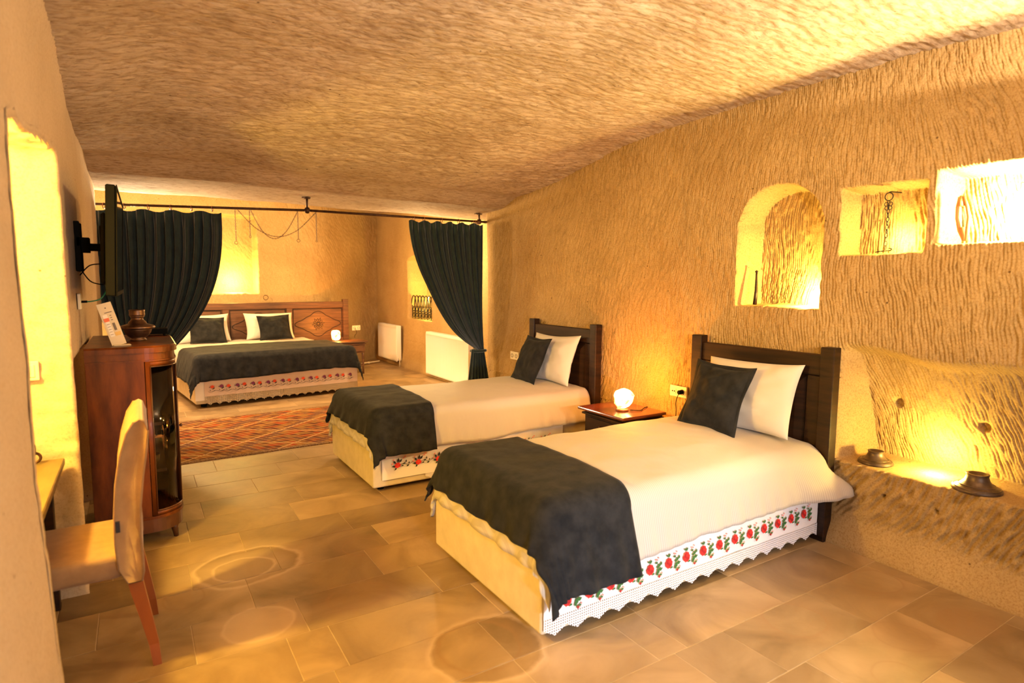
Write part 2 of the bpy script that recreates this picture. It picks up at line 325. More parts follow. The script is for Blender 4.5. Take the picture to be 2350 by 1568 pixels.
# ---------------------------------------------------------------- mesh helpers
class G:
    def __init__(s): s.bm = bmesh.new(); s.mi = 0
    def _tag(s, faces):
        for f in faces: f.material_index = s.mi
    def box(s, c, d, bev=0, rot=None, seg=1):
        r = bmesh.ops.create_cube(s.bm, size=1); vs_ = r['verts']
        bmesh.ops.scale(s.bm, vec=d, verts=vs_)
        if bev:
            es = list({e for v in vs_ for e in v.link_edges})
            q = bmesh.ops.bevel(s.bm, geom=es, offset=bev, segments=seg, affect='EDGES', profile=.5)
            vs_ = list({v for f in q['faces'] for v in f.verts} | {v for v in vs_ if v.is_valid})
        if rot is not None: bmesh.ops.rotate(s.bm, cent=(0, 0, 0), matrix=rot, verts=vs_)
        bmesh.ops.translate(s.bm, vec=c, verts=vs_)
        s._tag({f for v in vs_ for f in v.link_faces}); return s
    def span(s, a, b, bev=0, seg=1):
        a = Vector(a); b = Vector(b); return s.box((a+b)/2, [abs(x) for x in (b-a)], bev, None, seg)
    def grid(s, P, closeu=False, closev=False, uv=None):
        n, m = P.shape[:2]; vs_ = [[s.bm.verts.new(P[i, j]) for j in range(m)] for i in range(n)]
        fs = []
        lay = s.bm.loops.layers.uv.verify() if uv is not None else None
        for i in range(n if closeu else n-1):
            for j in range(m if closev else m-1):
                i2 = (i+1) % n; j2 = (j+1) % m
                try: f = s.bm.faces.new((vs_[i][j], vs_[i2][j], vs_[i2][j2], vs_[i][j2]))
                except ValueError: continue
                f.smooth = True; fs.append(f)
                if lay:
                    for lp, (a, b_) in zip(f.loops, ((i, j), (i2, j), (i2, j2), (i, j2))): lp[lay].uv = uv[a, b_]
        s._tag(fs); return vs_
    def tube(s, pts, r, n=8, close=False, cap=True):
        pts = [Vector(p) for p in pts]; k = len(pts); rr = r if hasattr(r, '__len__') else [r]*k
        rings = []; prev = None
        for i, p in enumerate(pts):
            t = (pts[(i+1) % k]-pts[i-1]) if close else (pts[min(i+1, k-1)]-pts[max(i-1, 0)])
            t.normalize()
            if prev is None:
                a = Vector((0, 0, 1)) if abs(t.z) < .9 else Vector((1, 0, 0)); nrm = t.cross(a).normalized()
            else:
                nrm = (prev-t*prev.dot(t)).normalized()
            prev = nrm; bn = t.cross(nrm)
            rings.append([p+(nrm*math.cos(2*PI*q/n)+bn*math.sin(2*PI*q/n))*rr[i] for q in range(n)])
        vs_ = s.grid(np.array([[list(v) for v in R_] for R_ in rings]), closeu=close, closev=True)
        if cap and not close:
            for e in (vs_[0], vs_[-1]):
                f = s.bm.faces.new(e); f.material_index = s.mi
        return s
    def lathe(s, prof, c=(0, 0, 0), n=28, rot=None, sq=(1, 1)):
        P = np.array([[[r*math.cos(2*PI*q/n)*sq[0], r*math.sin(2*PI*q/n)*sq[1], z] for q in range(n)] for r, z in prof])
        if rot is not None: P = P@np.array(rot.to_3x3()).T
        vs_ = s.grid(P+np.array(c), closev=True)
        for e, (r, z) in ((vs_[0], prof[0]), (vs_[-1], prof[-1])):
            if r > 1e-4:
                f = s.bm.faces.new(e); f.material_index = s.mi
        return s
    def torus(s, c, R_, r, axis='z', n=16, m=6, sq=(1, 1)):
        pts = []
        for q in range(n):
            a = 2*PI*q/n; u, v = R_*math.cos(a)*sq[0], R_*math.sin(a)*sq[1]
            pts.append({'z': (u, v, 0), 'x': (0, u, v), 'y': (u, 0, v)}[axis])
        return s.tube([Vector(c)+Vector(p) for p in pts], r, m, close=True)
    def poly(s, pts, th=0):
        vs_ = [s.bm.verts.new(p) for p in pts]; f = s.bm.faces.new(vs_); f.material_index = s.mi
        return f
    def build(s, name, mats, parent=None, world=True, smooth=False, kind=None, label=None):
        me = bpy.data.meshes.new(name)
        bmesh.ops.remove_doubles(s.bm, verts=s.bm.verts, dist=1e-6)
        bmesh.ops.recalc_face_normals(s.bm, faces=s.bm.faces)
        s.bm.to_mesh(me); s.bm.free()
        for m in (mats if isinstance(mats, (list, tuple)) else [mats]): me.materials.append(m)
        if smooth: me.shade_smooth()
        o = bpy.data.objects.new(name, me); C.objects.link(o)
        if parent is not None:
            if world:
                pw = parent.matrix_basis if parent.parent is None else parent['_w'] if '_w' in parent else parent.matrix_basis
                if parent.parent is not None: pw = parent.parent.matrix_basis @ parent.matrix_basis
                me.transform(pw.inverted())
            o.parent = parent
        if kind: o['kind'] = kind
        if label: o['label'] = label
        return o
def thing(name, label, cat, loc=(0, 0, 0), rz=0, group=None):
    o = bpy.data.objects.new(name, None); C.objects.link(o); o.empty_display_size = .1
    o.location = loc; o.rotation_euler = (0, 0, rz); o.matrix_basis = Matrix.Translation(loc) @ Matrix.Rotation(rz, 4, 'Z')
    return tag(o, label, cat, group)
def tag(o, label, cat, group=None):
    o['label'] = label; o['category'] = cat
    if group: o['group'] = group
    return o
def fastmesh(name, P, mats, mask=None, extra=None, kind='structure', flip=False):
    """grid of points -> mesh through numpy; mask[i,j] False leaves a cell out"""
    n, m = P.shape[:2]; idx = np.arange(n*m).reshape(n, m)
    q = np.stack([idx[:-1, :-1], idx[1:, :-1], idx[1:, 1:], idx[:-1, 1:]], -1)
    if mask is not None: q = q[mask]
    q = q.reshape(-1, 4); V = P.reshape(-1, 3)
    for E in (extra or []):
        a, b = E.shape[:2]; ix = np.arange(a*b).reshape(a, b)+len(V)
        q = np.concatenate([q, np.stack([ix[:-1, :-1], ix[1:, :-1], ix[1:, 1:], ix[:-1, 1:]], -1).reshape(-1, 4)]); V = np.concatenate([V, E.reshape(-1, 3)])
    if flip: q = q[:, ::-1]
    me = bpy.data.meshes.new(name); me.vertices.add(len(V)); me.vertices.foreach_set('co', V.astype(np.float32).ravel())
    me.loops.add(len(q)*4); me.loops.foreach_set('vertex_index', q.astype(np.int32).ravel())
    me.polygons.add(len(q)); me.polygons.foreach_set('loop_start', np.arange(0, len(q)*4, 4, dtype=np.int32)); me.polygons.foreach_set('loop_total', np.full(len(q), 4, np.int32))
    me.update(calc_edges=True); me.validate(); me.shade_smooth()
    for m_ in mats: me.materials.append(m_)
    o = bpy.data.objects.new(name, me); C.objects.link(o)
    if kind: o['kind'] = kind
    return o
def chisel(u, v, k, pitch, seed, amp=.0045):
    """ragged tool strokes running mostly along v"""
    warp = .34*fbm(u*.8, v*.8, seed, 3)+.020*fbm(u*11, v*8, seed+5, 3)
    ph = (u+k*v+warp)/pitch
    st = np.abs(np.sin(PI*ph))**.7
    brk = .45+1.5*(vn(np.floor(ph)*7.3+.5, v*24+np.floor(ph)*3.1, seed+9)+.2)
    return amp*(st*np.clip(brk, .1, 1.3))+.006*fbm(u*9, v*6, seed+3, 4)
def arc(*rs): return np.concatenate([np.arange(a, b, s) for a, b, s in rs])

# ---------------------------------------------------------------- setting: right wall
WX = 3.30
def right_x(y, z):
    x = WX+.53*ss(5.72, 6.45, y)+0*z
    x = x+.03*fbm(y*.9, z*.9, 3, 3)
    x = x+.16*ss(9.6, 10.9, y)*0
    lower = z < .47
    # wall skirt flares out at the floor
    x = x-.05*ss(.16, .0, z)-.015*ss(.47, .1, z)
    # long hollow above the rock bench
    e = .012*fbm(y*7, z*7, 31, 3)
    hol = ss(1.83, 1.76, y+e)*ss(.462, .478, z+.006*fbm(y*6, z*0+1, 77, 2))
    prof = np.clip((1.10+.12*fbm(y*1.5, z*0, 41, 3)-z)/.62, 0, 1)
    x = x+hol*.34*np.sqrt(np.clip(prof, 0, 1))*ss(0, .12, prof)
    def niche(y0, y1, z0, z1, d, arch=0, seed=0, soft=.02, tilt=0):
        ee = .010*fbm(y*9, z*9, seed, 3)
        yy = y+ee; zz = z+ee-tilt*(y-y0)
        top = z1
        if arch:
            t = np.clip((yy-(y0+y1)/2)/((y1-y0)/2), -1, 1); top = z1-arch*(1-np.sqrt(1-.97*t*t))
        return d*ss(y0-soft/2, y0+soft/2, yy)*ss(y1+soft/2, y1-soft/2, yy)*ss(z0-.006, z0+.006, zz)*ss(top+soft/2, top-soft/2, zz)
    n = niche(1.97, 2.52, 1.31, 2.03, .24, .24, 51, .02)
    n = np.maximum(n, niche(1.455, 1.86, 1.612, 1.955, .17, .0, 52, .022))
    n = np.maximum(n, niche(.45, 1.392, 1.65, 1.985, .22, .0, 53, .026))
    n = np.maximum(n, niche(8.45, 9.36, .83, 1.86, .32, .10, 54, .03))
    k = np.where(z < .47, .75, -.05+.25*(y-2.6)*.4)
    c = np.where(z < .47, chisel(y, z, .75, .030, 21, .020), chisel(y, z, np.clip(-.22+.19*(y-1.2), -.25, .35), .0195, 11, .0095))
    low = ss(.13, .21, z+.03*fbm(y*4, z*0, 61, 3))
    amp = np.where(y > 5.6, .55, 1.0)*low*np.clip(1-ss(4.6, 5.4, y)*.5, 0, 1)
    # small round holes cut in the hollow
    pit = 0
    for py, pz in ((1.62, .80), (1.22, .745), (1.55, .33), (1.30, .335)):
        rr_ = .03 if pz > .5 else .012
        pit = pit+.035*ss(rr_, rr_*.6, np.hypot(y-py, z-pz))
    return x+n+c*amp*np.where(n > .02, 1.3, 1)-.006*(1-amp)*0+pit
ys = arc((-1.4, .7, .03), (.7, 3.1, .0042), (3.1, 5.8, .006), (5.8, 11.0, .018)); zs = arc((-.02, .455, .0085), (.455, .485, .003), (.485, 2.72, .0075))
Yg, Zg = np.meshgrid(ys, zs, indexing='ij')
fastmesh('wall_right', np.stack([right_x(Yg, Zg), Yg, Zg], -1), [ROCK])
del Yg, Zg

# ---------------------------------------------------------------- ceiling
def ceil_z(x, y):
    z = 2.545-.24*ss(3.0, 5.2, y+.12*fbm(x*.9, y*.5, 5, 2))-.09*ss(5.1, 5.5, y)+.45*ss(6.45, 7.3, y)
    z = z+.05*fbm(x*.8, y*.6, 8, 3)+.04*np.sin((x-.3)*1.0)*ss(4.5, 3, y)
    z = z-.10*ss(.25, -.35, x)*ss(5.5, 4, y)
    return z
xs = arc((-1.2, 4.35, .013)); ys = arc((-1.4, .6, .03), (.6, 4.6, .012), (4.6, 11.05, .02))
Xg, Yg = np.meshgrid(xs, ys, indexing='ij')
cz = ceil_z(Xg, Yg)+chisel(Yg, Xg, .10, .042, 91, .009)*np.where(Yg > 5.0, .35, 1)+.012*fbm(Xg*5, Yg*9, 95, 4)*ss(5.2, 4.8, Yg)
fastmesh('ceiling', np.stack([Xg, Yg, cz], -1), [ROCKC], flip=True)

# ---------------------------------------------------------------- left wall with the desk recess
def left_x(y, z):
    x = -.258+.012*fbm(y*1.2, z*1.2, 14, 3)+.003*fbm(y*18, z*18, 15, 3)
    x = x+.045*np.clip((.9-z)/.9, 0, 1)*ss(2.2, 2.0, y)
    x = x-.22*ss(6.27, 6.33, y)-.20*ss(3.36, 3.42, y)*ss(4.75, 4.6, y)*ss(1.13-.05, 1.06, z+.03*fbm(y*3, z*0, 19, 2))  # low hollow shaped to give a dark shadow strip beside the cabinet
    x = x+.10*ss(2.25, 2.6, z)**2*ss(5.9, 5, y)
    return x
RY0, RY1 = 2.03, 3.27
def rtop(y): return 1.868+(y-RY0)/(RY1-RY0)*.13
ys = arc((-1.4, 6.2, .014), (6.2, 6.4, .006), (6.4, 10.4, .02)); zs = arc((-.02, 2.72, .014))
Yg, Zg = np.meshgrid(ys, zs, indexing='ij')
P = np.stack([left_x(Yg, Zg), Yg, Zg], -1)
yc = (Yg[:-1, :-1]+Yg[1:, 1:])/2; zc = (Zg[:-1, :-1]+Zg[1:, 1:])/2
inside = (yc > RY0) & (yc < RY1) & (zc < rtop(yc))
# recess tunnel: outline swept into the rock
out = [(RY1, z) for z in np.arange(-.02, 1.90, .018)]
for a in np.linspace(0, PI/2, 10)[1:]: out.append((RY1-.10*(1-math.cos(a)), rtop(RY1-.1*(1-math.cos(a)))-.10*(1-math.sin(a))))
for y in np.arange(RY1-.12, RY0+.02, -.02): out.append((y, rtop(y)))
out += [(RY0, z) for z in np.arange(1.86, -.03, -.03)]
out = np.array(out); ctr = np.array([2.65, .95]); nr = out-ctr; nr = nr/np.linalg.norm(nr, axis=1)[:, None]
rows = []
for k, d in enumerate([-.0, .0, .012, .03]+list(np.arange(.05, .86, .02))):
    off = (.03 if k == 0 else (.006 if k == 1 else 0))
    rough = .028*fbm(out[:, 1]*9+out[:, 0]*5, np.full(len(out), d*9), 33, 5)+.014*fbm(out[:, 1]*40+out[:, 0]*30, np.full(len(out), d*40), 34, 2)
    if k < 2: rough = rough*.6
    if d < .18: rough = rough+.03*(1-d/.18)*np.clip((.85-out[:, 1])/.1, 0, 1)*(out[:, 0] > 3.2)*-0
    q = out+nr*(off+rough)[:, None]
    rows.append(np.stack([left_x(out[:, 0], out[:, 1])+(.003 if k == 0 else .005 if k == 1 else 0)-d, q[:, 0], q[:, 1]], -1))
yb, zb = np.meshgrid(np.arange(1.95, 3.4, .05), np.arange(-.02, 2.1, .05), indexing='ij')
fastmesh('wall_left', P, [PLAST], mask=~inside, extra=[np.array(rows), np.stack([-1.09+.02*fbm(yb*4, zb*4, 66, 3), yb, zb], -1)])

# ---------------------------------------------------------------- far wall behind the double bed, with lit recess
FU = np.array([.9937, .1121]); FN = np.array([-.1121, .9937]); FO = np.array([.512, 7.479])
def far_y(x, z):
    y = 9.56+.113*(x-.5)+.95*ss(2.3, 4.05, x)+.03*fbm(x*.9, z*.9, 71, 3)
    e = .008*fbm(x*9, z*9, 72, 3)
    n = .30*ss(.55, .57, x+e)*ss(1.575, 1.553, x+e)*ss(1.252, 1.262, z+e)*ss(2.40, 2.378, z+e)
    return y+n+chisel(x, z, .35, .032, 73, .010)*np.where(x > 2, 1.1, .7)
xs = arc((-.75, 4.1, .011)); zs = arc((-.02, 2.9, .011))
Xg, Zg = np.meshgrid(xs, zs, indexing='ij')
fastmesh('wall_back', np.stack([Xg, far_y(Xg, Zg), Zg], -1), [ROCK])

# wall behind the camera with the open doorway the daylight comes through
g = G(); g.mi = 0
g.span((-.6, -1.5, 0), (.7, -1.38, 2.75)); g.span((2.3, -1.5, 0), (4.2, -1.38, 2.75)); g.span((.7, -1.5, 2.05), (2.3, -1.38, 2.75))
g.build('wall_front', PLAST, kind='structure')

# ---------------------------------------------------------------- floor: every slab its own piece
g = G(); g.span((-1.25, -1.5, -.08), (4.35, 11.0, -.0008)); fl = g.build('floor', GROUT, kind='structure')
rowy = [.33, .635, .936, 1.232, 1.5325, 1.829, 2.127, 2.435, 2.735, 3.05, 3.356, 3.65, 3.975, 4.29, 4.62, 4.93, 5.245]
while rowy[-1] < 10.6: rowy.append(rowy[-1]+.31)
joints = {4.93: [.46, 1.06], 4.62: [.30, .875, 1.47], 4.29: [.65, 1.246], 3.975: [.29, .882, 1.48], 3.65: [.19, .78, 1.36], 3.356: [-.16, .435, 1.015, 1.6],
          3.05: [.16, .555, 1.123], 2.735: [-.2, .385, .978], 2.435: [.13, .547, 1.155], 2.127: [-.15, .452, .62, 1.30],
          1.829: [-.05, .56, 1.17], 1.5325: [1.165, 1.645, 1.80], 1.232: [1.13, 1.725, 2.01, 2.607], .936: [.95, 1.52, 2.118, 2.80], .635: [.7, 1.3, 1.9, 2.5, 3.1], .33: [.9, 1.5, 2.1, 2.75]}
random.seed(11); cnt = 0
for a, b in zip(rowy[:-1], rowy[1:]):
    xL = -.32 if a < 6.1 else -.48; 
    if RY0-.35 < a < RY1+.05: xL = -1.05
    xR = 3.32 if a < 5.6 else 3.86
    js = list(joints.get(a, []))
    if not js: js = [xL+random.uniform(.25, .6)]
    while js[0]-xL > .72: js.insert(0, js[0]-random.uniform(.5, .62))
    while xR-js[-1] > .70: js.append(js[-1]+random.uniform(.52, .64))
    e = [xL]+[j for j in js if xL+.06 < j < xR-.06]+[xR]
    for x0, x1 in zip(e[:-1], e[1:]):
        g = G(); dz = random.uniform(-.0006, .0006)
        g.box(((x0+x1)/2, (a+b)/2, -.004+dz), (x1-x0-.0025, b-a-.0025, .010), .0012)
        t = g.build('stone_tile', FLOOR, fl); cnt += 1

# ---------------------------------------------------------------- cloth over a box
def hv(d, r):
    """arc then straight drop: horizontal advance and drop for overhang d"""
    d = np.maximum(d, 0); a = np.minimum(d/r, PI/2)
    return r*np.sin(a), r*(1-np.cos(a))+np.maximum(d-r*PI/2, 0)
def blanket(p0, p1, q0, q1, W, L_, zt, r=.06, crown=.02, fold=.012, seed=1, step=.018, flare=.10, edgef=None):
    """cloth with flat extent p across (0..W = bed), q along (0..L_); returns grid (q,p)->(q,p,z)"""
    ps = np.linspace(p0, p1, max(4, int((p1-p0)/step))); qs = np.linspace(q0, q1, max(4, int((q1-q0)/step)))
    Q, Pp = np.meshgrid(qs, ps, indexing='ij')
    if edgef: Q, Pp = edgef(Q, Pp)
    dp = np.maximum(np.maximum(-Pp+r, Pp-(W-r)), 0); dq = np.maximum(np.maximum(-Q+r, Q-(L_-r)), 0)
    sp = np.where(Pp < W/2, -1, 1); sq_ = np.where(Q < L_/2, -1, 1)
    d = np.sqrt(dp**2+dq**2+1e-12); h, g_ = hv(d, r)
    ux = dp/d; uq = dq/d
    X = np.clip(Pp, r, W-r)+sp*ux*h; Yq = np.clip(Q, r, L_-r)+sq_*uq*h
    hang = np.maximum(d-r*PI/2, 0)
    # folds in the hanging parts
    f = fold*np.minimum(hang/.16, 1)*(np.sin((Q*(ux)+Pp*uq)*2*PI/.17+seed)+1.5*fbm(Q*4+seed, Pp*4, seed, 3))
    X = X+sp*(flare*hang+np.abs(f)*ux); Yq = Yq+sq_*(flare*hang+f)*uq
    Z = zt-g_+crown*np.clip(1-((Pp-W/2)/(W/2))**2, 0, 1)*np.clip(1-((Q-L_/2)/(L_/2))**6, 0, 1)+.012*fbm(Q*3.2, Pp*3.2, seed+40, 4)+.003*fbm(Q*14, Pp*14, seed+50, 2)
    return Yq, X, Z
def thick(g, P, th=.006):
    """close a cloth grid with a second layer so that it has thickness"""
    du = np.gradient(P, axis=0); dv = np.gradient(P, axis=1); n = np.cross(du, dv); n /= np.linalg.norm(n, axis=-1, keepdims=True)+1e-9
    A = P; B = P-n*th
    n0, m0 = P.shape[:2]
    g.grid(np.concatenate([A, B[:, ::-1]], axis=1), closev=True)
    for i in (0, n0-1):
        g.grid(np.stack([A[i], B[i]], 0))

def rose_mesh():
    """embroidered rose with leaves; x along the cloth, z up, y<0 outward"""
    g = G(); random.seed(3)
    def blob(cx, cz, rx, rz, a, mi, y, n=9, jag=.25):
        g.mi = mi; pts = []
        for k in range(n*2):
            t = PI*k/n; q = 1-(jag if k % 2 else 0); x = rx*q*math.cos(t); z = rz*q*math.sin(t)
            pts.append((cx+x*math.cos(a)-z*math.sin(a), y, cz+x*math.sin(a)+z*math.cos(a)))
        g.poly(pts)
    blob(0, .0, .021, .025, .2, 0, -.0012, 9, .18)
    blob(-.004, .006, .013, .014, .6, 1, -.0016, 6, .3); blob(.006, -.008, .010, .008, .0, 1, -.0016, 5, .3); blob(.002, .008, .007, .008, .3, 0, -.0020, 5, .1)
    blob(.001, .033, .010, .007, 1.2, 2, -.0012, 5, .4); blob(-.010, .034, .008, .005, 2.2, 2, -.0012, 5, .4); blob(.016, -.021, .010, .005, .3, 2, -.0012, 5, .4)
    for cx, cz, s_, a in ((.046, .006, 1.2, .6), (.052, -.010, 1.4, .2), (.042, -.022, 1.3, 1.1), (.060, .014, .8, 1.6), (.058, -.034, .8, .2), (.033, .022, .7, .3)):
        blob(cx, cz, .013*s_, .007*s_, a, 2, -.0012, 5, .45)
    for cx, cz in ((.038, .032), (.030, .034), (.066, -.028), (.058, -.040), (.044, .040)): blob(cx, cz, .0045, .0045, 0, 3, -.0012, 4, .3)
    blob(.050, -.040, .0055, .007, .3, 1, -.0014, 4, .1)
    g.mi = 2; g.poly([(.026, -.0012, .020), (.045, -.0012, .012), (.046, -.0012, .0135), (.027, -.0012, .0215)]); g.poly([(.048, -.0012, -.015), (.036, -.0012, -.045), (.037, -.0012, -.046), (.05, -.0012, -.016)])
    bmesh.ops.triangulate(g.bm, faces=g.bm.faces)
    me = bpy.data.meshes.new('embroidered_rose'); g.bm.to_mesh(me); g.bm.free()
    for m in (REDT, REDD, GRNT, PINKT): me.materials.append(m)
    return me
def floral_mesh(kind):
    g = G()
    def blob(cx, cz, rx, rz, a, mi, n=7, jag=.35, y=-.0012):
        g.mi = mi; pts = []
        for k in range(n*2):
            t = PI*k/n; q = 1-(jag if k % 2 else 0); x = rx*q*math.cos(t); z = rz*q*math.sin(t)
            pts.append((cx+x*math.cos(a)-z*math.sin(a), y, cz+x*math.sin(a)+z*math.cos(a)))
        g.poly(pts)
    if kind == 'tulip':
        for cx, m_ in ((-.045, 0), (.045, 1)):
            blob(cx, .016, .022, .020, .4, m_, 6, .3); blob(cx+.012, -.002, .016, .008, .7, 2, 5, .5, -.0014)
            for a_, b_ in ((-.02, -.02), (.018, -.028), (-.026, .012), (.004, -.034)): blob(cx+a_, b_, .009, .0045, a_*60, 2, 4, .5)
        g.mi = 2
        pts = [(-.085+.017*k, -.034-.008*math.sin(k*1.1)) for k in range(11)]
        for (a, b_), (c, d) in zip(pts[:-1], pts[1:]): g.poly([(a, -.001, b_), (c, -.001, d), (c, -.001, d+.003), (a, -.001, b_+.003)])
    else:
        blob(0, 0, .020, .018, .2, 0, 7, .25); blob(.0, .002, .009, .008, .2, 1, 5, .2, -.0016)
        for a_, b_, s_, r_ in ((-.018, .020, 1.2, 2.2), (.004, .028, 1.3, 1.4), (.018, .024, 1.2, .8), (-.024, -.004, 1, 3.0), (-.012, -.020, .9, 4.1), (.040, .006, .9, .2), (.030, -.006, .8, .1), (.062, -.010, .9, .4), (.052, .018, .8, 1.5), (.070, .006, .7, .9)):
            blob(a_, b_, .012*s_, .0055*s_, r_, 2, 4, .3)
        for a_, b_ in ((-.024, .034), (-.032, .012), (.036, .038), (.046, .046)): blob(a_, b_, .006, .006, 0, 3, 4, .4)
        g.mi = 2
        pts = [(.02+.012*k, .000+.006*math.sin(k*1.3)) for k in range(8)]
        for (a, b_), (c, d) in zip(pts[:-1], pts[1:]): g.poly([(a, -.001, b_), (c, -.001, d), (c, -.001, d+.0025), (a, -.001, b_+.0025)])
    bmesh.ops.triangulate(g.bm, faces=g.bm.faces)
    me = bpy.data.meshes.new('embroidered_flower'); g.bm.to_mesh(me); g.bm.free()
    for m in ((ORGT, PURT, NAVT) if kind == 'tulip' else (REDT, ORGT, NAVT, PINKT)): me.materials.append(m)
    return me
def motifs(name, me, spots, parent, inv, k=1.0):
    for p, a in spots:
        o = bpy.data.objects.new(name, me); C.objects.link(o); o.parent = parent
        o.matrix_basis = inv @ Matrix.Translation(p) @ Matrix.Rotation(a, 4, 'Z') @ Matrix.Scale(k, 4)

# ---------------------------------------------------------------- cushions
def cushion(name, label, cat, ctr, wv, hv_, w, h, t, mat_, flange=0, seed=1, group=None):
    """wv/hv_: unit vectors for width and height; thickness along their cross"""
    wv = np.array(Vector(wv).normalized()); hh = np.array(Vector(hv_).normalized()); nn = np.cross(wv, hh)
    n = 30; a = np.linspace(-1, 1, n); A, B = np.meshgrid(a, a, indexing='ij')
    prof = (np.clip(1-np.abs(A)**2.6, 0, 1)*np.clip(1-np.abs(B)**2.6, 0, 1))**.55
    pin = .085
    X = A*w/2*(1-pin*(1-B**2)+.01*np.sin(3*B+seed)); Y = B*h/2*(1-pin*(1-A**2)+.012*np.sin(3*A+seed))
    wr = .022*fbm(A*2.4+seed, B*2.4, seed, 4)*prof**.5
    # creases running in from the corners
    wr = wr+.006*np.sin(9*(A-B)+seed)*np.abs(A*B)*prof
    def pt(X, Y, Z): return ctr+X[..., None]*wv+Y[..., None]*hh+Z[..., None]*nn
    ctr = np.array(ctr, float); g = G()
    g.grid(pt(X, Y, t/2*prof+wr+.0015)); g.grid(pt(X, Y, -t/2*prof*.8+wr-.0015))
    o = None
    if not flange:
        for sl in ((0, slice(None)), (-1, slice(None)), (slice(None), 0), (slice(None), -1)):
            g.grid(np.stack([pt(X[sl], Y[sl], wr[sl]+.0015), pt(X[sl], Y[sl], wr[sl]-.0015)], 0))
        o = g.build(name, mat_, smooth=True); tag(o, label, cat, group); return o
    base = thing(name, label, cat, tuple(ctr-hh*h/2), 0, group)
    g.build('cover', mat_, base, smooth=True)
    g = G(); k = 1+flange/(w/2)
    ts = np.concatenate([np.stack([a, -np.ones(n)], 1), np.stack([np.ones(n), a], 1)[1:], np.stack([a[::-1], np.ones(n)], 1)[1:], np.stack([-np.ones(n), a[::-1]], 1)[1:-1]])
    def ring(s_, z): 
        Ax, Bx = ts[:, 0], ts[:, 1]
        x = Ax*w/2*(1-pin*(1-Bx**2))*s_; y = Bx*h/2*(1-pin*(1-Ax**2))*s_
        return pt(x, y, z+.006*np.sin(5*Ax+4*Bx+seed)*(s_ > 1))
    g.grid(np.stack([ring(.97, .002), ring(k, .002), ring(k, -.002), ring(.97, -.002)], 0), closev=True)
    g.build('flange', mat_, base, smooth=True)
    return base

# ---------------------------------------------------------------- single beds
BX, BW, BL = 1.31, 1.0, 1.90
rose = rose_mesh()
def headboard_parts(bed, y0):
    """y0: near side; board spans y0-.05 .. y0+.94 at x 3.215"""
    for yy in (y0-.05, y0+.86):
        g = G(); g.span((3.205, yy, 0), (3.275, yy+.08, 1.10), .006, 2); g.build('post', WOODD, bed)
    g = G(); g.span((3.218, y0+.03, .935), (3.262, y0+.86, 1.055), .005); g.build('top_rail', WOODDH, bed)
    g = G(); g.span((3.222, y0+.03, .30), (3.258, y0+.11, .935), .004); g.build('stile', WOODD, bed)
    g = G(); g.span((3.222, y0+.78, .30), (3.258, y0+.86, .935), .004); g.build('stile', WOODD, bed)
    g = G(); g.span((3.222, y0+.11, .30), (3.258, y0+.78, .38), .004); g.build('bottom_rail', WOODDH, bed)
    g = G()  # raised field panel
    ya, yb_, za, zb_ = y0+.11, y0+.78, .38, .935
    g.span((3.238, ya, za), (3.256, yb_, zb_))
    P = [[(3.238, ya+.012, za+.012), (3.238, yb_-.012, za+.012), (3.238, yb_-.012, zb_-.012), (3.238, ya+.012, zb_-.012)],
         [(3.222, ya+.065, za+.065), (3.222, yb_-.065, za+.065), (3.222, yb_-.065, zb_-.065), (3.222, ya+.065, zb_-.065)]]
    vs_ = [[g.bm.verts.new(p) for p in r_] for r_ in P]
    for k in range(4): g.bm.faces.new((vs_[0][k], vs_[0][(k+1) % 4], vs_[1][(k+1) % 4], vs_[1][k]))
    g.bm.faces.new(vs_[1])
    g.build('panel', WOODDH, bed)
def single_bed(y0, label):
    bed = thing('single_bed', label, 'bed', (BX, y0, 0))
    g = G(); g.span((BX, y0, .035), (BX+BL, y0+BW, .325), .012, 2); g.build('base', CREAM, bed)
    g = G(); g.span((BX+.01, y0+.01, .325), (BX+BL-.01, y0+BW-.01, .50), .045, 3); g.build('mattress', CREAM, bed, smooth=True)
    g = G(); g.tube([(BX-.003, y0, .318), (BX-.003, y0+BW, .318)], .005, 6); g.build('piping', CREAM, bed)
    for lx in (.08, BL-.1):
        for ly in (.08, BW-.08):
            g = G(); g.lathe([(.022, 0), (.028, .036)], (BX+lx, y0+ly, 0), 12); g.build('foot', BLACKM, bed)
    headboard_parts(bed, y0)
    return bed
near = single_bed(1.853, 'nearest single bed, cream box base and dark wooden headboard, below the wall niches')
far = single_bed(3.853, 'single bed behind the nearest one, cream box base and dark wooden headboard')

def lay(y0, arr):
    Q, Pp, Z = arr; return np.stack([BX+Q, y0+Pp, Z], -1)
# duvets
def duvet(y0, seed, label, hemn, flare_corner):
    def ef(Q, Pp):
        k = ss(1.2, 0, Q)
        return Q, np.where(Pp < 0, Pp*(1+.12*fbm(Q*2.2+seed, Q*0, seed, 2)), Pp)
    Yq, X, Z = blanket(-hemn, BW+.22, -.20, BL-.02, BW, BL+.2, .545, r=.085, crown=.035, fold=.007, seed=seed, flare=.20, edgef=ef)
    X = np.where(X < .4, X-.012, X)
    # corner by the headboard spreads past the post
    k = ss(BL-.42, BL-.03, Yq)*ss(.45, .31, Z)
    if flare_corner:
        Yq = Yq+k*.095; X = X-k*.06; Z = Z+.012*k
        X = X-.055*ss(BL-.30, BL-.06, Yq)*ss(.58, .40, Z)*(Pp_sign(X))
    P = lay(y0, (Yq, X, Z)); g = G(); thick(g, P, .02)
    return tag(g.build('duvet', SATIN, smooth=True), label, 'duvet')
def Pp_sign(X): return (X < .5)*1.0
duvet(1.853, 3, 'white striped duvet on the nearest single bed', .235, True)
duvet(3.853, 8, 'white striped duvet on the single bed behind the nearest one', .215, False)
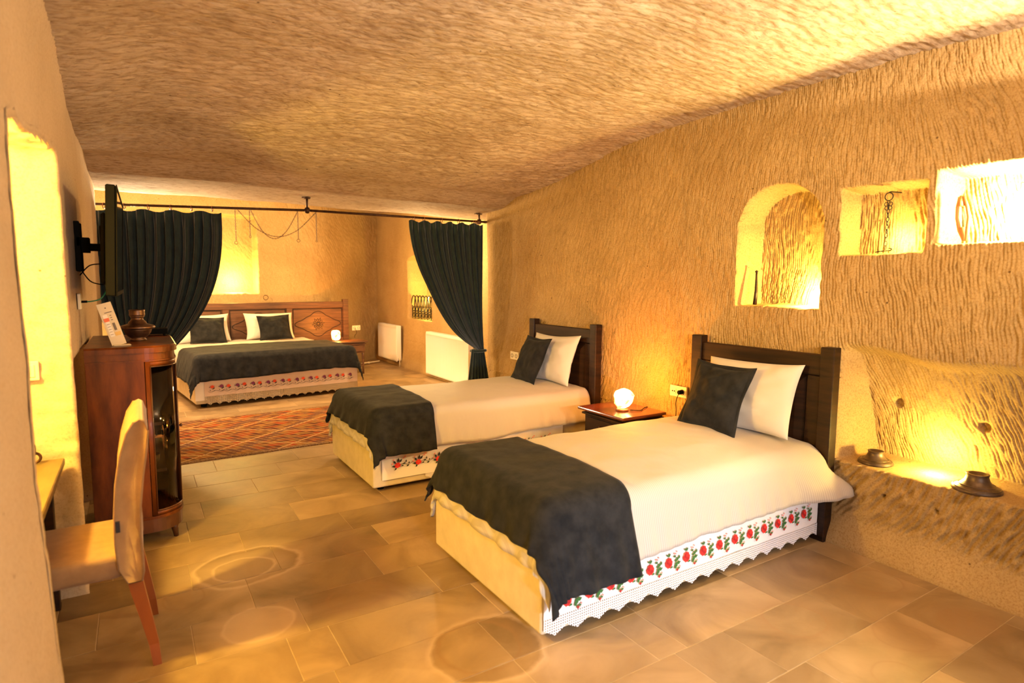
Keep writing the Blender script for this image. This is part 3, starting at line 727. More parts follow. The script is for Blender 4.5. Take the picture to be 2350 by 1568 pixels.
# runners across the foot ends
def runner(y0, seed, label, hem, x1a, x1b, foot):
    def ef(Q, Pp):
        t = (Pp+hem)/(BW+.2+hem); return Q+(x1b-x1a)*(1-t)*ss(0, .6, Q), Pp
    Yq, X, Z = blanket(-hem, BW+.20, -foot, x1a, BW+.03, 3.0, .580, r=.095, crown=.012, fold=.012, seed=seed, flare=.30, edgef=ef)
    P = lay(y0-.018, (Yq-.015, X, Z)); g = G(); thick(g, P, .007)
    return tag(g.build('bed_runner', DARK, smooth=True), label, 'blanket')
runner(1.853, 1, 'charcoal suede runner across the foot of the nearest single bed', .315, .50, .46, .155)
runner(3.853, 6, 'charcoal suede runner across the foot of the single bed behind', .265, .53, .45, .14)

def skirt(name, label, y, x0, x1, z1, z0, lz, scallop, depth, mats, drop=.0, lacex=None):
    """cloth on the near side of a bed with a scalloped crochet edge"""
    t = thing(name, label, 'bed skirt', (x0, y, z0))
    xs_ = np.linspace(x0, x1, 140); zs_ = np.linspace(z1, lz, 10)
    Xs, Zs = np.meshgrid(xs_, zs_, indexing='ij'); wob = .003*fbm(Xs*6, Zs*5, 5, 3)
    g = G(); g.grid(np.stack([Xs, y-.010-wob*ss(z1, z0, Zs)*2, Zs+drop*(Xs-x0)], -1)); g.grid(np.stack([Xs, y-.008-wob*ss(z1, z0, Zs)*2, Zs+drop*(Xs-x0)], -1)); cl = g.build('cloth', mats[0], t)
    a, b = lacex or (x0, x1); n = int((b-a)/.004); xs_ = np.linspace(a, b, n); saw = np.abs(((xs_-a)/scallop) % 1-.5)*2
    stp = np.round(saw*5)/5; zb_ = z0+depth*stp
    tt = np.linspace(0, 1, 5); Xs = np.repeat(xs_[:, None], 5, 1); Zs = lz+(zb_[:, None]-lz)*tt[None, :]
    uv = np.stack([Xs, Zs], -1)
    g = G(); g.grid(np.stack([Xs, y-.012+0*Xs, Zs+drop*(Xs-x0)], -1), uv=uv); g.build('lace_edge', mats[1], t)
    return t, cl
t, cl = skirt('bed_skirt', 'white cloth with red rose embroidery hanging on side of the nearest bed', 1.853, BX+.004, BX+BL-.01, .325, .028, .105, .115, .030, (SKIRT, LACE))
inv = (t.matrix_basis).inverted()
motifs('embroidered_rose', rose, [((BX+.115+.1165*k, 1.853-.018, .163+.0018*k), 0) for k in range(15)], t, inv, 1.12)
t, cl = skirt('bed_skirt', 'cream cloth with dark leafed red flower embroidery on the bed behind', 3.853, BX+.06, BX+BL-.3, .325, .045, .085, .10, .02, (SKIRT, LACE), lacex=(BX+.38, BX+1.5))
inv = (t.matrix_basis).inverted()
flm = floral_mesh('rose')
motifs('embroidered_flower', flm, [((BX+.17+.155*k, 3.853-.018, .180), 0) for k in range(9)], t, inv, 1.2)

# pillows and cushions of the single beds
zt = .598
for y0, sfx, seed in ((1.853, 'nearest single bed', 2), (3.853+.02, 'single bed behind the nearest one', 5)):
    dd = Vector((.32, .0, .95)); 
    cushion('pillow', 'white pillow against the headboard of the '+sfx, 'pillow', (3.115, y0+.425, .775), (0, -1, .03), (.30, 0, .95), .66, .44, .15, WHITE, 0, seed)
    cushion('cushion', 'charcoal square cushion leaning on pillow of the '+sfx, 'cushion', (2.965, y0+.535, .760), (-.10, -1, .0), (.45, .03, .89), .42, .40, .13, DARK, .024, seed+1)

# ---------------------------------------------------------------- double bed
dang = math.atan2(FU[1], FU[0]); DW, DL = 1.93, 1.92
def dl(u, n, z): p = FO+FU*u+FN*n; return (p[0], p[1], z)
dbl = thing('double_bed', 'wide double bed in the alcove with carved wooden headboard', 'bed', (FO[0], FO[1], 0), dang)
def lbuild(g, name, mats, parent, smooth=False): return g.build(name, mats, parent, world=False, smooth=smooth)
for a, b in ((0, DW/2-.004), (DW/2+.004, DW)):
    g = G(); g.span((a, 0, .05), (b, DL, .33), .012, 2); lbuild(g, 'base', CREAM, dbl)
    g = G(); g.span((a, .01, .33), (b, DL-.01, .53), .045, 3); lbuild(g, 'mattress', WHITE, dbl, True)
for lx in (.1, DW-.1):
    for ly in (.1, DL-.1):
        g = G(); g.lathe([(.03, 0), (.034, .052)], (lx, ly, 0), 12); lbuild(g, 'foot', BLACKM, dbl)
hb0, hb1, hn = -.12, 2.66, 1.955
HBT = 1.135
for px in (hb0, hb1-.09):
    g = G(); g.span((px, hn-.01, 0), (px+.09, hn+.06, HBT+.015), .006, 2); lbuild(g, 'post', WOODR, dbl)
g = G(); g.span((hb0+.09, hn+.0, HBT-.115), (hb1-.09, hn+.045, HBT-.02), .005); lbuild(g, 'top_rail', WOODR, dbl)
g = G(); g.span((hb0+.09, hn+.0, .40), (hb1-.09, hn+.045, .52), .005); lbuild(g, 'bottom_rail', WOODR, dbl)
edges = [hb0+.09, .80, 1.71, hb1-.09]
for k in (1, 2):
    g = G(); g.span((edges[k]-.045, hn+.0, .52), (edges[k]+.045, hn+.045, HBT-.115), .004); lbuild(g, 'stile', WOODR, dbl)
for k in range(3):
    a, b = edges[k]+(.045 if k else 0), edges[k+1]-(.045 if k < 2 else 0)
    g = G(); g.span((a, hn+.022, .52), (b, hn+.04, HBT-.115)); pn = lbuild(g, 'panel', WOODR, dbl)
    cx, cz = (a+b)/2, .765; yy = hn+.021
    # ogee medallion
    pts = []
    for q in range(97):
        t_ = 2*PI*q/96; rr_ = 1+.16*math.cos(4*t_)+.05*math.cos(8*t_)
        pts.append((cx+.305*rr_*math.cos(t_), yy, cz+.165*rr_*math.sin(t_)))
    g = G(); g.tube(pts[:-1], .0065, 5, close=True)
    for q in range(12):
        t_ = 2*PI*q/12+.13; L1 = .105*(1 if q % 2 == 0 else .82); wd = .022
        d_ = (math.cos(t_), math.sin(t_)); e_ = (-d_[1], d_[0])
        def pp(l, s_): return (cx+d_[0]*l+e_[0]*s_, yy, cz+d_[1]*l+e_[1]*s_)
        g.tube([pp(.026, 0), pp(.055, wd*.8), pp(L1, 0), pp(.055, -wd*.8)], .0048, 5, close=True)
    g.tube([(cx+.02*math.cos(a_), yy, cz+.02*math.sin(a_)) for a_ in np.linspace(0, 2*PI, 13)[:-1]], .005, 5, close=True)
    g.build('carving', GROOVE, pn, world=False)
    g = G()
    for p_, q_ in (((a+.015, HBT-.13), (b-.015, HBT-.13)), ((a+.015, .53), (a+.015, HBT-.13)), ((b-.015, .53), (b-.015, HBT-.13))):
        g.tube([(p_[0], yy, p_[1]), (q_[0], yy, q_[1])], .006, 5)
    g.build('moulding', GROOVE, pn, world=False)

DM = Matrix.Translation((FO[0], FO[1], 0)) @ Matrix.Rotation(dang, 4, 'Z')
def dworld(P): R_ = np.array(DM.to_3x3()); return P@R_.T+np.array(DM.translation)
Yq, X, Z = blanket(-.15, DW+.14, .02, DL-.05, DW, 4, .555, r=.07, crown=.015, fold=.003, seed=4, step=.03, flare=.03)
g = G(); thick(g, dworld(np.stack([X, Yq, Z], -1)), .012)
tag(g.build('bedspread', SATIN, smooth=True), 'white bedspread on the double bed under the two pillow pairs', 'bedspread')
def ef(Q, Pp):
    return np.where(Q < 0, Q*(1+.10*((Pp-DW/2)/(DW/2))**4+.05*np.sin(Pp*3)), Q+.05*np.sin(Pp*1.6)), Pp
Yq, X, Z = blanket(-.28, DW+.25, -.235, .93, DW, 4, .600, r=.08, crown=.012, fold=.012, seed=9, step=.022, flare=.20, edgef=ef)
g = G(); thick(g, dworld(np.stack([X, Yq-.015, Z], -1)), .007)
tag(g.build('bed_runner', DARK, smooth=True), 'charcoal blanket across the foot of the double bed', 'blanket')
# embroidered cloth at the foot
t = thing('bed_skirt', 'pale cloth with red and purple tulip embroidery at foot of the double bed', 'bed skirt', (FO[0], FO[1], .03), dang)
def wg(P): return dworld(P)
xs_ = np.linspace(.09, 1.92, 90); zs_ = np.linspace(.34, .135, 9); Xs, Zs = np.meshgrid(xs_, zs_, indexing='ij')
g = G(); g.grid(wg(np.stack([Xs, -.014-.004*fbm(Xs*5, Zs*4, 3, 2), Zs], -1))); g.grid(wg(np.stack([Xs, -.011-.004*fbm(Xs*5, Zs*4, 3, 2), Zs], -1))); g.build('cloth', SKIRT2, t)
n = 460; xs_ = np.linspace(.09, 1.92, n); saw = np.abs((xs_/.098) % 1-.5)*2; tt = np.linspace(0, 1, 4)
Xs = np.repeat(xs_[:, None], 4, 1); Zs = .135+((.035+.035*saw)[:, None]-.135)*tt[None, :]
g = G(); g.grid(wg(np.stack([Xs, -.016+0*Xs, Zs], -1)), uv=np.stack([Xs, Zs], -1)); g.build('lace_edge', LACEB, t)
g = G(); g.span((-.004, -.008, .09), (.12, .0, .40), .003); P_ = g.build('under_cloth', SKIRT, t, world=False); P_.location = (0, 0, -.03)
tul = floral_mesh('tulip')
motifs('embroidered_tulip', tul, [(Vector((.22+.172*k, -.022, .225-.004*(k % 2)-.03)), 0) for k in range(10)], t, Matrix.Identity(4), 1.08)

def dpt(px_u, n_, z): return np.array(dl(px_u, n_, z))
for uu, seed, side in ((.46, 3, 'left'), (1.36, 7, 'right')):
    c_ = dpt(uu, 1.80, .775); tl = .05 if side == 'left' else -.03
    cushion('pillow', 'white pillow in the %s half of the double bed' % side, 'pillow', c_, (FU[0], FU[1], tl*.3), (FN[0]*.30, FN[1]*.30, .95), .70, .40, .14, WHITE, 0, seed)
    c_ = dpt(uu+.03, 1.655, .758)
    cushion('cushion', 'charcoal square cushion in the %s half of the double bed' % side, 'cushion', c_, (FU[0], FU[1], -tl), (FN[0]*.40, FN[1]*.40, .9), .43, .36, .12, DARK, .022, seed+1)

# ---------------------------------------------------------------- nightstands and salt lamps
def nightstand(label, c, w_, d_, h, rz, m1, m2):
    """w_ along local y (side against wall is +x)"""
    t = thing('nightstand', label, 'nightstand', (c[0], c[1], 0), rz)
    def bx(name, a, b, m, bev=.003, par=t): g = G(); g.span(a, b, bev); return g.build(name, m, par, world=False)
    g = G(); g.span((-d_/2-.03, -w_/2-.03, h-.022), (d_/2, w_/2+.03, h), .008, 2); g.build('table_top', m1, t, world=False)
    bx('carcass', (-d_/2+.015, -w_/2+.01, h-.19), (d_/2, w_/2-.01, h-.022), m2)
    bx('moulding', (-d_/2-.005, -w_/2-.008, h-.055), (d_/2, w_/2+.008, h-.040), m2)
    dr = bx('drawer', (-d_/2-.002, -w_/2+.05, h-.165), (-d_/2+.016, w_/2-.05, h-.07), m2)
    g = G(); g.lathe([(.004, 0), (.012, .008), (.014, .018), (.0, .024)], (0, 0, 0), 12, rot=Matrix.Rotation(-PI/2, 4, 'Y')); o = g.build('knob', IRON, dr, world=False); o.location = (-d_/2-.002, 0, h-.12)
    for sx in (-1, 1):
        for sy in (-1, 1):
            g = G(); x_, y_ = sx*(d_/2-.03)+(.008 if sx < 0 else 0), sy*(w_/2-.035)
            g.tube([(x_, y_, h-.19), (x_, y_, h-.23), (x_, y_, .10), (x_, y_, 0)], [.022, .020, .015, .019], 8); g.build('leg', m2, t, world=False)
    bx('shelf', (-d_/2+.02, -w_/2+.02, .12), (d_/2-.01, w_/2-.02, .138), m2)
    return t
nightstand('reddish wooden nightstand between the two single beds', (3.03, 3.27), .44, .40, .515, 0, CHERRY, WOODD)
nightstand('brown wooden nightstand at right of the double bed', (2.76, 9.22), .46, .34, .52, dang+PI/2, WOODR, WOODR)
def salt_lamp(label, c, r, h, seed, boxy):
    t = thing('salt_lamp', label, 'lamp', c)
    g = G(); g.lathe([(r*.62, 0), (r*.66, .004), (r*.62, .014)], (0, 0, 0), 20); g.build('base', LEGW, t, world=False)
    random.seed(seed); bm = bmesh.new(); bmesh.ops.create_icosphere(bm, subdivisions=3, radius=1)
    for v in bm.verts:
        p = v.co.copy(); a_ = math.atan2(p.y, p.x)
        e = 2.0 if not boxy else 3.6
        k = (abs(p.x)**e+abs(p.y)**e+abs(p.z)**e)**(-1/e)
        f = k*(1+.07*math.sin(3*a_+seed)*(1-abs(p.z))+(.34 if not boxy else .12)*float(fbm(np.array(p.x*1.6+seed), np.array(p.y*1.6+p.z*2), seed, 3)))
        v.co = Vector((p.x*f*r, p.y*f*r, .012+h/2+p.z*f*h/2))
        if not boxy: v.co.x += 0; v.co.y -= .018*(p.z+1)*.5
    me = bpy.data.meshes.new('crystal'); bm.to_mesh(me); bm.free(); me.materials.append(SALT)
    me.shade_smooth()
    o = bpy.data.objects.new('crystal', me); C.objects.link(o); o.parent = t
    return t
salt_lamp('glowing rock salt lamp between the two single beds', (2.98, 3.22, .515), .072, .160, 2, False)
salt_lamp('small glowing salt lamp by the headboard of the double bed', (2.60, 9.27, .52), .062, .15, 6, True)
plight('salt_glow_light', (3.0, 3.20, .71), 20, ORG, .05)
plight('salt_glow_light', (2.60, 9.23, .71), 20, ORG, .05)
def cord(name, label, pts, r, m): g = G(); g.tube(smooth(pts), r, 6); return tag(g.build(name, m, smooth=True), label, 'cable')
def smooth(pts, n=8):
    pts = [np.array(p, float) for p in pts]; o = []
    for i in range(len(pts)-1):
        p0 = pts[max(i-1, 0)]; p1 = pts[i]; p2 = pts[i+1]; p3 = pts[min(i+2, len(pts)-1)]
        for t_ in np.linspace(0, 1, n, endpoint=False):
            o.append(.5*((2*p1)+(-p0+p2)*t_+(2*p0-5*p1+4*p2-p3)*t_**2+(-p0+3*p1-3*p2+p3)*t_**3))
    o.append(pts[-1]); return o

# wall sockets
def outlet(label, c, kind, rz=0, wdt=.155):
    """plate on a wall whose face looks along local -x"""
    t = thing('wall_outlet', label, 'socket', c, rz)
    g = G(); g.span((-.010, -wdt/2, -.04), (.004, wdt/2, .04), .003, 2); g.build('plate', PLASTIC, t, world=False)
    for s_ in (-1, 1):
        y_ = s_*wdt/4
        if kind == 'data' and s_ > 0:
            g = G(); g.span((-.013, y_-.02, -.018), (-.009, y_+.02, .018), .001); g.build('data_port', PLASTIC, t, world=False)
            for q in (-.008, .010): g = G(); g.span((-.0135, y_+q-.005, -.006), (-.012, y_+q+.005, .004)); g.build('port_hole', BLACKM, t, world=False)
        else:
            g = G(); g.lathe([(.021, 0), (.021, .004), (.017, .004), (.017, -.004), (0.0001, -.004)], (0, 0, 0), 20, rot=Matrix.Rotation(-PI/2, 4, 'Y')); o = g.build('socket_well', INK, t, world=False); o.location = (-.009, y_, 0)
    return t
outlet('double socket with black plug on wall beside nearest headboard', (WX-.012, 2.965, .67), 'data')
g = G(); g.tube([(WX-.058, 2.925, .672), (WX-.02, 2.925, .672)], .016, 12); pl = g.build('plug', BLACK, smooth=True); tag(pl, 'round black plug in the socket beside the nearest headboard', 'plug')
cord('lamp_cord', 'thin black cord hanging from the plug beside nearest headboard', [(WX-.05, 2.93, .665), (WX-.05, 2.955, .60), (WX-.04, 2.96, .52), (WX-.04, 2.97, .40), (WX-.05, 3.0, .25)], .0028, BLACK)
cord('lamp_cord', 'thin black cord lying behind lamp between the single beds', [(3.02, 3.18, .522), (3.08, 3.14, .520), (3.14, 3.17, .520), (3.20, 3.20, .520), (3.237, 3.22, .50), (3.245, 3.22, .35)], .0028, BLACK)
outlet('double socket on wall between right curtain and far single bed', (WX-.015, 5.17, .69), 'plain')
outlet('double socket on back wall beside the double bed', (3.08, 9.785, .67), 'plain', PI/2+.25, .15)
cord('lamp_cord', 'thin black cord from back wall socket to small salt lamp', [(3.05, 9.76, .67), (3.06, 9.70, .60), (3.00, 9.62, .55), (2.95, 9.45, .54)], .003, BLACK)

# ---------------------------------------------------------------- kilim
RX, RY = .95, 6.05
t = thing('kilim_rug', 'orange and brown kilim rug with diamond pattern before the double bed', 'rug', (RX, RY, 0), .035)
xs_ = np.linspace(-1.15, 1.05, 60); ys_ = np.linspace(-.72, .80, 40); Xs, Ys = np.meshgrid(xs_, ys_, indexing='ij')
def rz_(X_, Y_): return .006+.002*fbm(X_*3, Y_*3, 4, 3)
inner = np.stack([Xs, Ys, rz_(Xs, Ys)], -1)
g = G(); g.grid(inner); g.build('woven_field', RUG, t, world=False, smooth=True)
for y_a, y_b in ((-.775, -.72), (.80, .85)):
    g = G()
    yy = np.array([y_a, y_a+.004, y_b-.002, y_b]); X2, Y2 = np.meshgrid(xs_, yy, indexing='ij'); Z2 = rz_(X2, Y2)+.001; 
    if y_a < 0: Z2[:, 0] = .0008
    else: Z2[:, 3] = .0008
    g.grid(np.stack([X2, Y2+.004*np.sin(X2*9), Z2], -1)); g.build('border', RUGB, t, world=False, smooth=True)

# ---------------------------------------------------------------- curtain rod, rings, curtains
Lp, Mp, Rp = Vector((-.47, 6.47, 2.10)), Vector((1.39, 5.815, 2.10)), Vector((3.27, 5.80, 2.10))
rod = thing('curtain_rod', 'long dark metal curtain rod across the alcove opening', 'curtain rod', tuple(Mp))
g = G(); g.tube([Lp, Mp], .0115, 12); g.build('pole', IRON, rod, smooth=True)
g = G(); g.tube([Mp, Rp], .0115, 12); g.build('pole', IRON, rod, smooth=True)
for P0 in (Mp, Rp-Vector((.06, 0, 0))):
    g = G(); g.lathe([(.0001, -.03), (.018, -.025), (.030, 0), (.018, .025), (.0001, .03)], P0, 20); b_ = g.build('ball_joint', IRON, rod, smooth=True)
    g = G(); zt_ = float(ceil_z(np.array(P0.x), np.array(P0.y)))
    g.tube([P0, P0+Vector((0, 0, zt_-2.10+.01))], .010, 10); g.lathe([(.03, -.004), (.03, .004)], P0+Vector((0, 0, zt_-2.10-.012)), 20)
    g.span(P0+Vector((-.05, -.02, zt_-2.10-.012)), P0+Vector((.03, .02, zt_-2.10-.004))); g.build('ceiling_bracket', IRON, rod, smooth=False)
g = G(); g.tube([Rp, Rp+Vector((.03, -.01, 0))], .015, 10); g.build('end_cap', IRON, rod)
def ring(P0, d, r=.024):
    a = Vector((d.y, -d.x, 0)).normalized()
    g = G(); pts = [P0+a*r*math.cos(q)+Vector((0, 0, r*math.sin(q)-.012)) for q in np.linspace(0, 2*PI, 17)[:-1]]
    g.tube(pts, .0035, 6, close=True); g.build('curtain_ring', RINGM, rod, smooth=True)
dL = (Mp-Lp).normalized(); dR = (Rp-Mp).normalized()
def onrod(px):
    d = (r2*((px-1175)/FPX)+fw+u2*((784-478)/FPX)); t_ = .65/d.z
    return d
lring = [-.20, -.05, .13, .30, .46, .62]
for x_ in lring:
    t_ = (x_-Lp.x)/(Mp.x-Lp.x); ring(Lp.lerp(Mp, t_), dL)
rring = [2.45, 2.56, 2.76, 2.96, 3.13, 3.155, 3.17, 3.185, 3.20]
for x_ in rring: ring(Mp.lerp(Rp, (x_-Mp.x)/(Rp.x-Mp.x)), dR)

def curtain(label, A, B, nfold, path, zt, zb, amp, heading):
    """path(s,t)-> (pos along line in metres from A, drop fraction) ; pleats bulge across the line"""
    A = np.array(A[:2]); B = np.array(B[:2]); L_ = np.linalg.norm(B-A); d = (B-A)/L_; nrm = np.array([d[1], -d[0]])
    S = np.linspace(0, 1, 260); T = np.linspace(0, 1, 70); Sg, Tg = np.meshgrid(S, T, indexing='ij')
    along, z, sq_, off = path(Sg, Tg, L_)
    ph = Sg*nfold*2*PI+1.2*fbm(Sg*6, Tg*1.5, 3, 2)
    a_ = amp*sq_*(np.sin(ph)+.35*np.sin(2.3*ph+1))*(.35+.65*ss(0, .12, Tg))
    X = A[0]+d[0]*along+nrm[0]*(a_+off); Y = A[1]+d[1]*along+nrm[1]*(a_+off)
    Z = z+.012*np.sin(Sg*2*PI*heading)*ss(.12, 0, Tg)
    P = np.stack([X, Y, Z], -1)
    t = thing('curtain', label, 'curtain', (float(P[130, 0, 0]), float(P[130, 0, 1]), float(Z.min())))
    g = G(); g.grid(P); g.grid(P+np.array([nrm[0]*-.004, nrm[1]*-.004, 0])); g.build('drape', VELV, t, smooth=True)
    return t, d, nrm
# left curtain, drawn to the left and tied behind the cabinet
def pl_(S, T, L_):
    # tie point near the wall at z ~ .75
    k = T**2.0*(.25+.75*S)+.0
    tie = .28+S*.26; w_ = T**2.7
    along = (S*L_)*(1-w_)+tie*w_
    z = 2.055-.02*S*0-(1.38-.16*(1-S))*T
    return along, z, 1-.45*T, .02+0*S
tc, d_, n_ = curtain('dark teal velvet curtain at left, behind the television and cabinet', Lp+dL*.08, Lp+dL*1.235, 15, pl_, 2.055, .7, .030, 5)
S = np.linspace(0, 1, 120); T = np.linspace(0, 1, 20); Sg, Tg = np.meshgrid(S, T, indexing='ij')
base = np.array((Lp+dL*.08))[:2]; d2 = np.array(dL)[:2]; n2 = np.array([d2[1], -d2[0]])
al = .26+Sg*.26*(1+.3*Tg); of = .03+.02*np.sin(Sg*40)
P = np.stack([base[0]+d2[0]*al+n2[0]*of, base[1]+d2[1]*al+n2[1]*of, .70-.66*Tg], -1)
g = G(); g.grid(P); g.grid(P-np.array([n2[0]*.004, n2[1]*.004, 0])); g.build('tail', VELV, tc, smooth=True)
# right curtain: swagged towards the wall
def pr_(S, T, L_):
    tie = L_-.06+.07*S
    w_ = T**1.9
    along = (S*L_)*(1-w_)+(tie)*w_
    # left edge hangs lowest before it turns up to the tie-back
    sag = (1-S)**1.1*.16*np.sin(np.clip(T, 0, 1)*PI)**1.2*ss(.4, .95, T)
    z = 2.06-1.37*T**(1-.06*(1-S))-sag
    return along, z, 1-.5*T**2, .0+.05*T*(1-S)
tc, d_, n_ = curtain('dark teal velvet curtain at right, tied back against the wall', (2.375, 5.76), (3.20, 5.70), 13, pr_, 2.06, .69, .030, 6)
S = np.linspace(0, 1, 120); T = np.linspace(0, 1, 24); Sg, Tg = np.meshgrid(S, T, indexing='ij')
P = np.stack([3.125+(Sg-.5)*(.14+.20*Tg)-.01, 5.66+.028*np.sin(Sg*36)*(.6+Tg)-.02*Tg, .72-.69*Tg], -1)
g = G(); g.grid(P); g.grid(P+np.array([0, .004, 0])); g.build('tail', VELV, tc, smooth=True)
g = G(); g.torus((3.14, 5.69, .70), .085, .016, 'z', 24, 8, (1, .65)); g.build('tie_band', VELV, tc, smooth=True)

# hanging chains on the rod
def chain(label, pts, r, link, m, hook=0, name='hanging_chain', group=None):
    t = thing(name, label, 'chain', tuple(pts[0]), 0, group)
    g = G(); P_ = smooth(pts, 14); Ls = [0]
    for a, b in zip(P_[:-1], P_[1:]): Ls.append(Ls[-1]+float(np.linalg.norm(np.array(b)-np.array(a))))
    tot = Ls[-1]; k = max(2, int(tot/(link*.78))); P_ = np.array([list(p) for p in P_])
    for i in range(k):
        s_ = (i+.5)/k*tot; c_ = np.array([np.interp(s_, Ls, P_[:, q]) for q in range(3)]); c2 = np.array([np.interp(min(s_+.004, tot), Ls, P_[:, q]) for q in range(3)])
        c1 = np.array([np.interp(max(s_-.004, 0), Ls, P_[:, q]) for q in range(3)])
        t_ = Vector(c2-c1).normalized(); a_ = t_.cross(Vector((0, 1, 0) if abs(t_.y) < .8 else (1, 0, 0))).normalized(); b_ = t_.cross(a_); e_ = a_ if i % 2 else b_
        g.tube([Vector(c_)+t_*link/2*math.cos(q)+e_*link*.27*math.sin(q) for q in np.linspace(0, 2*PI, 9)[:-1]], r, 4, close=True)
    g.build('links', m, t)
    if hook:
        g = G(); g.torus(Vector(pts[-1])-Vector((0, 0, hook)), hook, r*1.3, 'y', 18, 5); g.build('end_ring', m, t, smooth=True)
    return t
def rodpt(x_): return (Lp.lerp(Mp, (x_-Lp.x)/(Mp.x-Lp.x)) if x_ < Mp.x else Mp.lerp(Rp, (x_-Mp.x)/(Rp.x-Mp.x)))-Vector((0, 0, .012))
def dn(p, z): return Vector((p.x, p.y, p.z-z))
c1, c2_, c3, c4 = rodpt(.80), rodpt(.915), rodpt(1.31), rodpt(1.47)
chain('straight chain with ring hanging from the rod, nearest the left curtain', [c1, dn(c1, .14), dn(c1, .285)], .0016, .016, IRON, .014)
chain('straight chain hanging from the rod, second from left curtain', [c2_, dn(c2_, .12), dn(c2_, .235)], .0016, .016, IRON, .008)
chain('straight chain with ring hanging below the ceiling bracket of the rod', [c3, dn(c3, .13), dn(c3, .255)], .0016, .016, IRON, .014)
chain('straight chain with small hook hanging right of the ceiling bracket', [c4, dn(c4, .13), dn(c4, .26)], .0016, .016, IRON, .008)
m1 = (c1+c4)/2; m2 = (c2_+c3)/2
chain('wide swagged chain looped below the curtain rod', [c1+Vector((.02, 0, 0)), dn(c1.lerp(c4, .25), .165), dn(m1, .235), dn(c1.lerp(c4, .75), .175), c4], .0016, .016, IRON)
chain('narrow swagged chain looped below the curtain rod', [c2_+Vector((.01, 0, 0)), dn(c2_.lerp(c3, .25), .185), dn(m2, .255), dn(c2_.lerp(c3, .75), .185), c3], .0016, .016, IRON)

# iron ring on the far wall
t = thing('wall_ring', 'small iron ring on the wall above the double headboard', 'ring', (1.66, 9.66, 1.22))
g = G(); g.torus((0, -.02, -.03), .035, .004, 'y', 20, 6); g.build('ring', IRON, t, world=False, smooth=True)
g = G(); g.tube([(0, .06, .005), (0, -.02, .005)], .005, 6); g.build('nail', IRON, t, world=False)

# ---------------------------------------------------------------- radiators
def radiator(label, y0, y1, z0, z1, xf):
    t = thing('radiator', label, 'radiator', (xf+.05, (y0+y1)/2, z0))
    n = int((y1-y0)/.0042); ys_ = np.linspace(y0+.012, y1-.012, n); prof = .010*(np.sin(2*PI*(ys_-y0)/.0333) > -.1)
    zs_ = np.array([z0+.012, z0+.03, z0+.032, z1-.047, z1-.045, z1-.03]); Ym, Zm = np.meshgrid(ys_, zs_, indexing='ij')
    dd = np.where((Zm > z0+.031) & (Zm < z1-.046), prof[:, None], 0)
    g = G(); g.span((xf+.008, y0, z0), (xf+.022, y1, z1-.01), .004, 2); g.grid(np.stack([xf+dd, Ym, Zm], -1)); g.build('panel', ENAMEL, t)
    for a in (y0-.001, y1-.003):
        g = G(); g.span((xf+.012, a, z0+.02), (xf+.09, a+.004, z1), .0015); g.build('side_cover', ENAMEL, t)
    g = G()
    for k in range(int((y1-y0)/.02)): g.span((xf+.018, y0+.01+k*.02, z1-.006), (xf+.088, y0+.014+k*.02, z1))
    g.span((xf+.012, y0, z1-.01), (xf+.018, y1, z1)); g.span((xf+.084, y0, z1-.01), (xf+.09, y1, z1)); g.build('top_grille', ENAMEL, t)
    g = G(); g.span((xf+.07, y0+.01, z0+.01), (xf+.085, y1-.01, z1-.02), .003); g.build('rear_panel', ENAMEL, t)
    g = G(); g.tube([(xf+.045, y0-.004, z0+.05), (xf+.045, y0-.04, z0+.05)], .013, 10); g.tube([(xf+.045, y0-.035, z0+.055), (xf+.045, y0-.035, .0)], .008, 8); g.build('valve', PLASTIC, t, smooth=True)
    g = G(); g.lathe([(.011, 0), (.011, .006), (.0001, .007)], (0, 0, 0), 12, rot=Matrix.Rotation(PI/2, 4, 'X')); o = g.build('vent_plug', CHROME, t, world=True); o.location = (0, y0-(y0+y1)/2-.001, z1-z0-.05)
    return t
radiator('white ribbed radiator on wall nearest the double bed', 9.56, 10.46, .085, .695, 3.69)
radiator('white ribbed radiator half hidden by the right curtain', 7.0, 8.37, .045, .69, 3.70)
# heating pipe elbow on the floor by the back corner
g = G(); g.tube(smooth([(3.25, 10.05, .03), (3.45, 10.12, .03), (3.62, 10.2, .03)]), .012, 8); g.tube([(3.38, 10.09, .028), (3.40, 10.1, .028)], .02, 8)
tag(g.build('heating_pipe', PLASTIC, smooth=True), 'short pale heating pipe along the floor in the back corner', 'pipe')

# iron grille in the alcove recess
gy0, gy1, gz0, gz1 = 8.47, 9.34, .835, 1.215; gx = 3.90
t = thing('iron_grille', 'black wrought iron grille with pointed arches in the lit recess', 'grille', (gx, (gy0+gy1)/2, gz0))
g = G(); 
for z_ in (gz0+.005, gz0+.20): g.tube([(gx, gy0, z_), (gx, gy1, z_)], .006, 6)
for y_ in (gy0, gy1): g.tube([(gx, y_, gz0), (gx, y_, gz0+.22)], .007, 6)
g.build('frame', BLKIRON, t)
na = 7; wa = (gy1-gy0)/na
for k in range(na):
    c_ = gy0+(k+.5)*wa; g = G()
    for s_ in (-1, 1):
        g.tube([(gx, c_+s_*wa*.78*math.cos(q)**1.0, gz0+.20+(gz1-gz0-.20)*math.sin(q)) for q in np.linspace(0, PI/2, 10)], .009, 6)
    g.build('pointed_arch', BLKIRON, t)
    g = G(); g.tube([(gx, c_-wa/2, gz0), (gx, c_-wa/2, gz0+.20)], .008, 6); g.build('bar', BLKIRON, t)
    g = G(); g.torus((gx, c_, gz0+.155), wa*.28, .007, 'x', 14, 5); g.torus((gx, c_, gz0+.06), wa*.25, .007, 'x', 14, 5, (.8, 1.3)); g.torus((gx, c_, gz0+.108), wa*.30, .006, 'x', 14, 5, (1.2, .45))
    g.build('scroll', BLKIRON, t)

